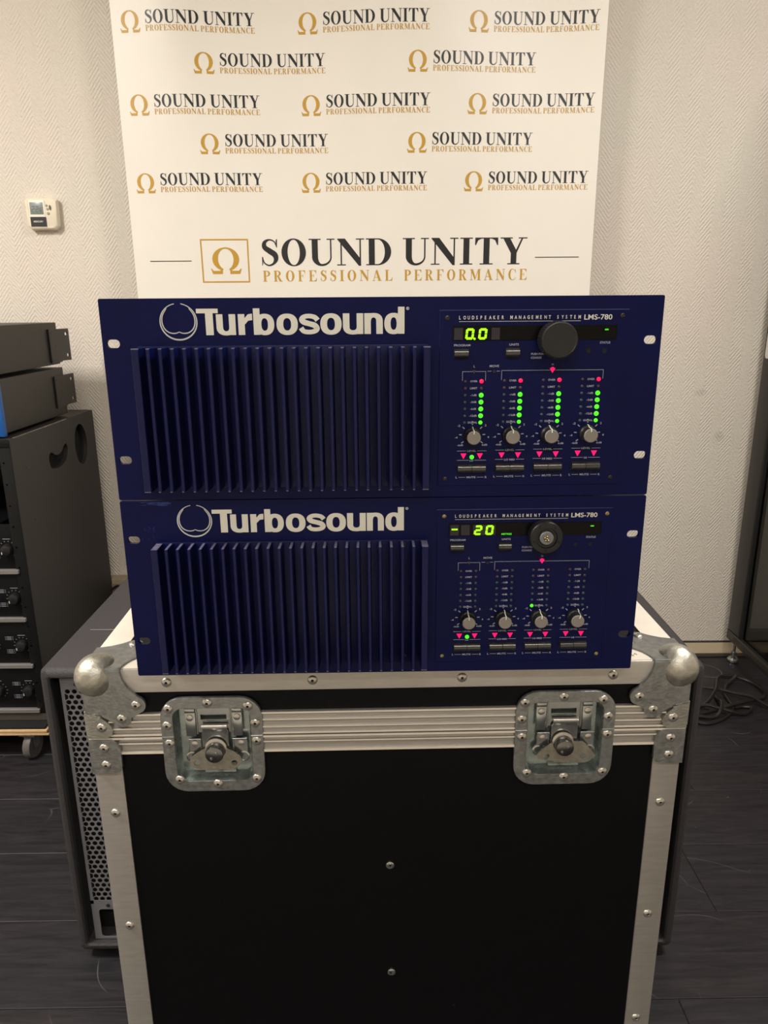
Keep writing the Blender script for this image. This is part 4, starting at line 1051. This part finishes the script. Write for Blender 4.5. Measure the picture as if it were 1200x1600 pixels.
def device(idx, z_base, label):
    root = thing('rack_processor', label, 'audio processor', (.0006, .6483, z_base), .0173, group='blue rack units on the flight case')
    H = .1767; Wd = .4826
    X = lambda u: (u - 241.3) / 1000.0
    Z = lambda v: H - v / 1000.0
    m = MB().use(NAVY)
    sl = [rrect(X(u), Z(v), .0115, .0072, .0035, 5) for u in (9.2, 473.4) for v in (37.6, 139.4)]
    plate(m, rrect(0, H / 2, Wd, H - .0006, .0016, 3), sl, 0, .004)
    m.build('front_panel', root, bevel=0, smooth=.4)
    m = MB().use(CHASSIS); m.box(-.218, .218, .0041, .34, .004, H - .004); m.build('chassis', root, bevel=.0015)
    # heat sink: separate fins standing off the panel
    zt, zb = Z(41), Z(164.5)
    FP = .0200
    def fin(xc, w0, w1, dp):
        mb = MB().use(NAVYFIN)
        mb.loft([[(xc - w0 / 2, .0002, z), (xc - w1 / 2 - (w0 - w1) * .1, -dp + .0006, z), (xc - w1 / 2 + .0004, -dp, z), (xc + w1 / 2 - .0004, -dp, z), (xc + w1 / 2 + (w0 - w1) * .1, -dp + .0006, z), (xc + w0 / 2, .0002, z)] for z in (zb, zt)])
        mb.use(FINWORN)
        if idx == 0: mb.box(xc - w1 / 2, xc + w1 / 2, -dp - .0001, -dp + .003, zt - .0006, zt + .0003)
        else: mb.box(xc - w1 / 2 + .0002, xc + w1 / 2 - .0002, -dp + .0003, -.0002, zt, zt + .00015)
        mb.box(xc - w1 / 2 + .0002, xc + w1 / 2 - .0006, -dp - .0001, -dp + .001, zb - .0001, zb + .0006)
        return mb
    fin(X(32.9), .0064, .0060, FP).build('heat_fin', root, smooth=.3)
    fin(X(277.6), .0064, .0060, FP).build('heat_fin', root, smooth=.3)
    f0 = fin(0, .0044, .0026, FP).build('heat_fin', root, smooth=.3); f0.location = (X(43.6), 0, 0)
    for k in range(1, 23): again(f0, root, (X(43.6 + k * (267.3 - 43.6) / 22), 0, 0))
    m = MB().use(NAVYFIN); m.box(X(30), X(280.5), -.0012, .0001, zb - .0012, zt + .0012); m.build('heatsink_base', root, bevel=.0005)
    for u, v in ((258, 44.5), (258, 157)):
        m = MB().use(BLACKPL); m.lathe([(.0030, 0), (.0030, .003), (.0018, .0032), (.0016, .0015)], (X(u), -.0012, Z(v)), n=12); m.build('heatsink_screw', root)
    # maker's name and ring
    if idx == 0: T0, T1, b0, c0 = 82.0, 259.4, 30.9, 9.0
    else: T0, T1, b0, c0 = 82.8, 259.0, 31.1, 9.2
    k = (T1 - T0) / 952; kv = (b0 - c0) / 123.0
    m = MB().use(WHITEINK)
    for q in TB: m.flat([[(T0 + (px - 193) * k, b0 - py * kv) for px, py in poly] for poly in q], lambda a, b: (X(a), -.0003, Z(b)))
    text(m, 'R', X(T0 + (1156.5 - 193) * k), X(T0 + (1163.5 - 193) * k), Z(b0 - 114 * kv), Z(b0 - 122 * kv), -.0003)
    m.build('maker_lettering', root, smooth=0)
    m = MB().use(GREYRING)
    cx_, cz_ = 66.6, 19.6
    outer = [(cx_ + 15.6 * math.sin(a), cz_ - 15.0 * math.cos(a)) for a in [math.radians(10 + 340 * i / 40) for i in range(41)]]
    lw = [0.35 + .35 * (1 - abs(i - 20) / 20) for i in range(41)]
    ringq = stroke(outer, lw, 1)
    inner = [(cx_ + 9.5, cz_ - 11.0), (cx_ + 13.2, cz_ - 5.5), (cx_ + 14.0, cz_ + .5), (cx_ + 12.4, cz_ + 5.5), (cx_ + 9, cz_ + 8.6), (cx_ + 5.2, cz_ + 9.6), (cx_ + 2.0, cz_ + 9.3), (cx_, cz_ + 8.5), (cx_ - 2.0, cz_ + 9.3), (cx_ - 5.2, cz_ + 9.6), (cx_ - 9, cz_ + 8.6), (cx_ - 12.4, cz_ + 5.5), (cx_ - 14.0, cz_ + .5), (cx_ - 13.2, cz_ - 5.5), (cx_ - 9.5, cz_ - 11.0)]
    ringq += stroke(inner, [.3, .45, .5, .5, .45, .45, .4, .35, .4, .45, .45, .5, .5, .45, .3], 4)
    m.flat(ringq, lambda a, b: (X(a), -.0003, Z(b))); m.build('ring_emblem', root, smooth=0)
    if idx == 1:
        m = MB().use(mat('paint_scuff', rgb(26, 42, 112), .6))
        rs = random.Random(3)
        for i in range(26):
            a0, b0_ = 17 + rs.random() * 26, 1.5 + rs.random() * 3.2
            m.flat([[(a0, b0_), (a0 + 3 + rs.random() * 9, b0_ - rs.random() * .8), (a0 + 2 + rs.random() * 5, b0_ + .25 + rs.random() * .5)]], lambda a, b: (X(a), -.0002, Z(b)))
        for i in range(12):
            a0, b0_ = 17 + rs.random() * 14, 22 + rs.random() * 14
            m.flat([[(a0, b0_), (a0 + .5, b0_ + .2), (a0 + rs.random() * 1.5 - .4, b0_ + 2 + rs.random() * 3)]], lambda a, b: (X(a), -.0002, Z(b)))
        m.build('paint_scuffs', root, smooth=0)
    # control panel, a thin plate of its own
    u0, u1, v0, v1 = 289.6, 452.6, 12.0, 166.0
    m = MB().use(NAVY)
    m.loft([[(a, y, b) for a, b in rrect(X((u0 + u1) / 2), Z((v0 + v1) / 2), (u1 - u0) / 1000 - d, (v1 - v0) / 1000 - d, .0008, 2)] for y, d in ((.0, 0), (-.0005, 0), (-.0008, .0006))])
    cpn = m.build('control_panel', root, smooth=.3)
    m = MB().use(mat('panel_line', rgb(62, 66, 112), .5))
    m.flat(R(X(u0 - .3), Z(v0 - .1), X(u1 + .3), Z(v0 - .5)), lambda a, b: (a, -.0003, b)); m.build('panel_edge_line', root, smooth=0)
    yp = -.0008
    F = lambda a, b: (X(a), yp - .00015, Z(b))
    for u, v in ((296.2, 18.0), (447.2, 17.0), (447.3, 159.4), (296.2, 159.5)):
        m = MB().use(SCREWD if idx == 0 else BRASS); m.lathe([(.0020, 0), (.0019, .0006), (.0012, .0009), (.0008, .0003)], (X(u), yp, Z(v)), n=12); m.build('panel_screw', root)
    # printing
    lg = MB().use(WHITEINK)
    yt = yp - .0002
    s_ = 'LOUDSPEAKER MANAGEMENT SYSTEM'
    u = 306.2; step = (411.3 - 306.2) / (len(s_) - .35)
    for ch in s_:
        if ch != ' ': 
            a, b, c, d = text2d(ch, .02)[2:]
            w = min(.62, (b - a) / .72 * .62) * step * .98
            text(lg, ch, X(u), X(u + w), Z(19.4), Z(16.4), yt, .02)
        u += step
    lg.flat(R(306.2, 21.3, 411.1, 21.0), F)
    text(lg, 'LMS-780', X(414.0), X(438.2), Z(20.3), Z(15.9), yt, .012)
    dm = lg; dm.use(DIMINK)
    def tx(sx, u_, v_, w, h, bold=0.02): text(dm, sx, X(u_ - w / 2), X(u_ + w / 2), Z(v_ + h / 2), Z(v_ - h / 2), yt, bold)
    tx('PROGRAM', 309.3, 41.0, 14.2, 1.9); tx('UNITS', 354.4, 40.7, 8.2, 1.9); tx('STATUS', 433.6, 39.6, 9.0, 1.9)
    tx('PUSH FOR', 375.2, 48.8, 11.2, 1.8); tx('COARSE', 374.2, 52.0, 9.5, 1.8)
    tx('L', 320.4, 59.0, 1.3, 2.0); tx('MOVE', 337.9, 58.9, 8.2, 2.0); tx('H', 389.0, 57.8, 1.6, 1.6)
    LWD = .35
    def ln(a, b, c, d):
        if abs(a - c) > abs(b - d): dm.flat(R(a, b + LWD / 2, c, b - LWD / 2), F)
        else: dm.flat(R(a - LWD / 2, max(b, d), a + LWD / 2, min(b, d)), F)
    ln(310.2, 63.5, 330.6, 63.5); ln(310.2, 63.3, 310.2, 71.5); ln(330.5, 63.3, 330.5, 71.5)
    ln(332, 63.3, 335.5, 63.3); ln(340, 63.3, 343, 63.3)
    ln(344.5, 62.8, 434, 62.8); ln(344.5, 62.6, 344.5, 71); ln(433.8, 62.6, 433.8, 70.5)
    chans = ((320.0, 'LO'), (354.4, 'LO MID'), (388.6, 'HI MID'), (423.2, 'HI'))
    for kc, (uc, nm) in enumerate(chans):
        dv = -.35 * kc if idx == 0 else -.2 * kc
        for j, sx in enumerate(('OVER', 'LIMIT', '-1dB', '-3dB', '-6dB', '-12dB', 'SIGNAL')):
            w = {'OVER': 6.4, 'LIMIT': 6.4, '-1dB': 5.5, '-3dB': 5.5, '-6dB': 5.5, '-12dB': 6.6, 'SIGNAL': 8.6}[sx]
            tx(sx, uc + (.3 if j < 6 else 0), 71.9 + j * 6.05 + dv, w, 1.75)
        kc_v = 120.0 + dv * 1.0
        for a_, sc in ((-125, 1), (-85, 1), (-48, 1), (0, 1), (48, 1), (85, 1), (125, 1)):
            ar = math.radians(a_); c_, s2 = math.sin(ar), -math.cos(ar)
            r0, r1 = 9.3, 11.8
            wv = .42 if a_ else .5
            px_, py_ = -s2 * wv, c_ * wv
            if a_ == 0:
                dm.flat(ring(uc, kc_v - 12.4, .75, .75, .01, .01, 0, 360, 8) + ring(uc, kc_v - 10.2, .55, .6, .01, .01, 0, 360, 8), F)
            else:
                dm.flat([[(uc + c_ * r0 - px_, kc_v + s2 * r0 - py_), (uc + c_ * r0 + px_, kc_v + s2 * r0 + py_), (uc + c_ * r1 + px_, kc_v + s2 * r1 + py_), (uc + c_ * r1 - px_, kc_v + s2 * r1 - py_)]], F)
        tx('-2', uc - 12.0, kc_v - 9.0, 2.6, 1.9); tx('2', uc + 11.8, kc_v - 9.2, 1.5, 1.9)
        tx('-4', uc - 14.3, kc_v + 1.6, 2.6, 1.9); tx('4', uc + 14.5, kc_v + 1.4, 1.6, 1.9)
        tx('-6dB', uc - 10.6, kc_v + 8.6, 5.4, 1.7); tx('6dB', uc + 11.4, kc_v + 8.4, 5.0, 1.7)
        ul, ur = uc - 13.2, uc + 13.2
        vL = 133.9 + dv * 1.5
        ln(ul, vL, uc - 5, vL); ln(uc + 5, vL, ur, vL); tx('LEVEL', uc, vL, 8.0, 1.7)
        vN = 142.4 + dv * 1.5
        wn = {'LO': 3.2, 'LO MID': 9.6, 'HI MID': 9.2, 'HI': 2.4}[nm]
        ln(ul, vN, uc - wn / 2 - 1, vN); ln(uc + wn / 2 + 1, vN, ur, vN); tx(nm, uc, vN + .3, wn, 1.8)
        vM = 158.2 + dv * 1.5
        tx('L', uc - 13.4, vM, 1.4, 2.0); tx('R', uc + 13.4, vM, 1.6, 2.0); tx('MUTE', uc, vM, 8.2, 1.8)
        ln(uc - 11.5, vM, uc - 5.4, vM); ln(uc + 5.4, vM, uc + 11.5, vM)
    dm.build('printed_legend', root, smooth=0)
    # leds
    def led(u_, v_, mt, r=1.65, nm='led'):
        key = (mt.name, r)
        if key in led_src: return again(led_src[key], root, (X(u_), yp, Z(v_)))
        mb = MB().use(mt); mb.lathe([(r / 1000, 0), (r * .95 / 1000, .0005), (r * .55 / 1000, .0009)], (0, 0, 0), n=14)
        o = mb.build(nm, root, smooth=.9, loc=(X(u_), yp, Z(v_))); led_src[key] = o; return o
    for kc, (uc, nm) in enumerate(chans):
        dv = -.35 * kc if idx == 0 else -.2 * kc
        for j in range(7):
            v_ = 72.0 + j * 6.05 + dv
            offm = LEDOFFR if j < 2 else LEDOFF
            lit_l = idx == 1 and kc == 2 and j == 6
            led(uc - 7.1, v_, GREEN if lit_l else offm, 1.6 if lit_l else 1.35)
            if idx == 0:
                if j == 0: led(uc + 7.1, v_, RED, 1.9)
                elif j == 1: led(uc + 7.1, v_, LEDOFFR, 1.35)
                else: led(uc + 7.1, v_, GREEN, 2.1 if j < 6 else 1.75)
            else: led(uc + 7.1, v_, offm, 1.35)
        # pink triangles
        for sx in (-7.4, 7.4):
            mb = MB().use(PINK); mb.prism([(-.0026, .0022), (0, -.0028), (.0026, .0022)], -.0006, 0); mb.build('warning_triangle', root, loc=(X(uc + sx), yp, Z(138.4 + dv * 1.5)), smooth=0)
        if kc == 0: led(uc + .2, 139.6, GREEN, 2.0)
    mb = MB().use(PINK); mb.prism([(-.0024, .0016), (-.0010, .0016), (-.0010, .0024), (.0010, .0024), (.0010, .0016), (.0024, .0016), (0, -.0026)][::-1], -.0006, 0); mb.build('select_arrow', root, loc=(X(389.0), yp, Z(62.6)), smooth=0)
    mb = MB().use(LEDOFFR); mb.prism([(-.0014, .0012), (0, -.0018), (.0014, .0012)], -.0005, 0); mb.build('select_arrow', root, loc=(X(320.4), yp, Z(63.6)), smooth=0)
    mb = MB().use(BLACKPL); mb.lathe([(.0015, 0), (.0013, .0008)], (X(337.8), yp, Z(63.5)), n=10); mb.build('move_button', root)
    # display window
    m = MB().use(SMOKE); m.box(X(300.6), X(443.0), yp - .0006, yp + .0002, Z(37.0), Z(24.6)); dw = m.build('display_window', root, bevel=.0002, segs=1)
    ys = yp - .0008
    FS = lambda a, b: (X(a), ys, Z(b))
    # digit cells
    def cell(a, b):
        mb = MB().use(CELL); mb.flat(R(a, 36.4, b, 26.4), lambda p, q: (X(p), yp - .00065, Z(q))); mb.build('digit_cell', dw, smooth=0)
    def digit(ch, u_, mt=GREEND):
        mb = MB().use(mt)
        q = seg7(ch, 0, 0, 7.2, 9.4, 1.9, .10)
        mb.flat([[(u_ + a, 36.2 - b) for a, b in poly] for poly in q], FS); mb.build('digit', dw, smooth=0)
    if idx == 0:
        cell(302.2, 309.6); cell(334.4, 341.6); digit('0', 311.6); digit('0', 322.8)
        mb = MB().use(GREEND); mb.flat(ring(319.8, 35.6, 1.0, 1.0, .01, .01, 0, 360, 10), FS); mb.build('decimal_point', dw, smooth=0)
    else:
        cell(302.0, 309.8); cell(312.0, 320.0); cell(323.2, 344)
        mb = MB().use(GREEND); mb.flat(R(303.2, 31.2, 308.8, 29.8), FS); mb.build('digit', dw, smooth=0)
        digit('2', 323.8); digit('0', 334.4)
        mb = MB().use(GREENS); text(mb, 'METRES', X(349.6), X(359.2), Z(36.4), Z(34.6), ys, .03); mb.build('unit_legend', dw, smooth=0)
    mb = MB().use(GREENS); mb.flat(R(432.4, 29.2, 435.6, 28.0), FS); mb.build('status_led', dw, smooth=0)
    # little dark holes
    for u_ in (419.6, 433.4):
        mb = MB().use(DARKHOLE); mb.lathe([(.0019, 0), (.0018, .0002)], (X(u_), yp, Z(46.6)), n=14)
        mb.use(NAVY if idx else BLACKPL); mb.lathe([(.0022, 0), (.0021, .0003), (.0019, .0003), (.0018, .0001)], (X(u_), yp, Z(46.6)), n=14); mb.build('sensor_hole', root)
    # push buttons with rounded tops
    def button(ua, ub, va, vb, nm):
        mb = MB().use(DARKHOLE); mb.box(X(ua - .5), X(ub + .5), yp - .0002, yp + .0001, Z(vb + .5), Z(va - .5))
        mb.use(BTNPL)
        n_ = 8; L = []
        zA, zB = Z(vb), Z(va)
        for x in (X(ua), X(ub)):
            P = [(x, yp, zA)]
            for i in range(n_ + 1):
                a = PI * i / n_ 
                P.append((x, yp - .0018 - .0030 * math.sin(a), (zA + zB) / 2 - (zB - zA) / 2 * math.cos(a)))
            P.append((x, yp, zB)); L.append(P)
        mb.loft(L); mb.build(nm, root, smooth=.7)
    button(302.4, 314.6, 44.2, 51.6, 'push_button'); button(347.2, 359.0, 43.7, 51.2, 'push_button')
    for kc, (uc, nm) in enumerate(chans):
        dv = (-.35 if idx == 0 else -.2) * kc * 1.5
        button(uc - 12.6, uc - .2, 146.2 + dv, 153.7 + dv, 'mute_button'); button(uc + .2, uc + 12.6, 146.2 + dv, 153.7 + dv, 'mute_button')
    # level knobs
    for kc, (uc, nm) in enumerate(chans):
        kv_ = 120.0 - (.35 if idx == 0 else .2) * kc
        tilt = (0, 0, 0, 0)[kc] if idx == 0 else (0, 6, 4, 22)[kc]
        mb = MB().use(BLACKPL)
        mb.lathe([(.0078, 0), (.0076, .004), (.0064, .0052), (.0060, .0122)], (X(uc), yp, Z(kv_)), n=24)
        for i in range(12):
            a = 2 * PI * i / 12 + .2
            mb.lathe([(.0009, .0045), (.0007, .0122)], (X(uc) + .0060 * math.cos(a), yp, Z(kv_) + .0060 * math.sin(a)), n=6)
        kn = mb.build('level_knob', root, smooth=.6)
        mb = MB().use(KNOBCAP); mb.lathe([(.0061, .0120), (.0061, .0128), (.0056, .0133)], (X(uc), yp, Z(kv_)), n=28); mb.build('grey_cap', kn, smooth=.5)
        mb = MB().use(WHITEINK); ar = math.radians(tilt)
        dx, dz = math.sin(ar), math.cos(ar)
        p = lambda r_, h: (X(uc) + dx * r_, yp - h, Z(kv_) + dz * r_)
        mb.tube([p(.0079, .0005), p(.0078, .004), p(.0066, .0053), p(.0063, .0118), p(.0061, .0133), p(.0035, .0135)], .00045, 6); mb.build('pointer_line', kn)
    # big data knob
    uc, vc = 389.4, 36.6
    if idx == 0:
        mb = MB().use(BLACKPL); prof = [(.0145, .001), (.0153, .002), (.0155, .017), (.0150, .0182), (.0142, .0186), (.0140, .0184)]
        mb.lathe(prof, (X(uc), yp, Z(vc)), n=48)
        for i in range(40):
            a = 2 * PI * i / 40
            mb.lathe([(.0006, .003), (.0006, .0172)], (X(uc) + .0154 * math.cos(a), yp, Z(vc) + .0154 * math.sin(a)), n=5)
        mb.build('data_knob', root, smooth=.5)
    else:
        mb = MB().use(BLACKPL)
        mb.lathe([(.0150, .0005), (.0153, .002), (.0153, .0105), (.0146, .0115), (.0100, .0118), (.0095, .0100), (.0070, .0098), (.0066, .0092)], (X(uc), yp, Z(vc)), n=44)
        dk = mb.build('data_knob_core', root, smooth=.5); dk['label'] = 'open knob core without its cap'
        for i in range(5):
            a = 2 * PI * i / 5 + .9
            mb = MB().use(DARKHOLE); mb.lathe([(.0011, .0119), (.001, .0120)], (X(uc) + .0122 * math.cos(a), yp, Z(vc) + .0122 * math.sin(a)), n=8); mb.build('rim_hole', dk)
        mb = MB().use(mat('collet_grey', rgb(116, 118, 120), .4, .3)); mb.lathe([(.0064, .0095), (.0064, .0120), (.0058, .0126)], (X(uc), yp, Z(vc)), n=24); cl = mb.build('collet', dk, smooth=.5)
        mb = MB().use(BRASS)
        for i in range(5):
            a = 2 * PI * i / 5 + .3; r_ = .0021 if i else 0
            mb.lathe([(.0012, .0125), (.0010, .0140), (.0004, .0144)], (X(uc) + r_ * math.cos(a), yp, Z(vc) + r_ * math.sin(a)), n=8)
        mb.build('collet_screw', dk)
    return root
device(1, ZT + .0003, 'lower blue rack unit with a capless large knob, on the flight case')
device(0, ZT + .0003 + .1770, 'upper blue rack unit with lit level meters, stacked on the other one')
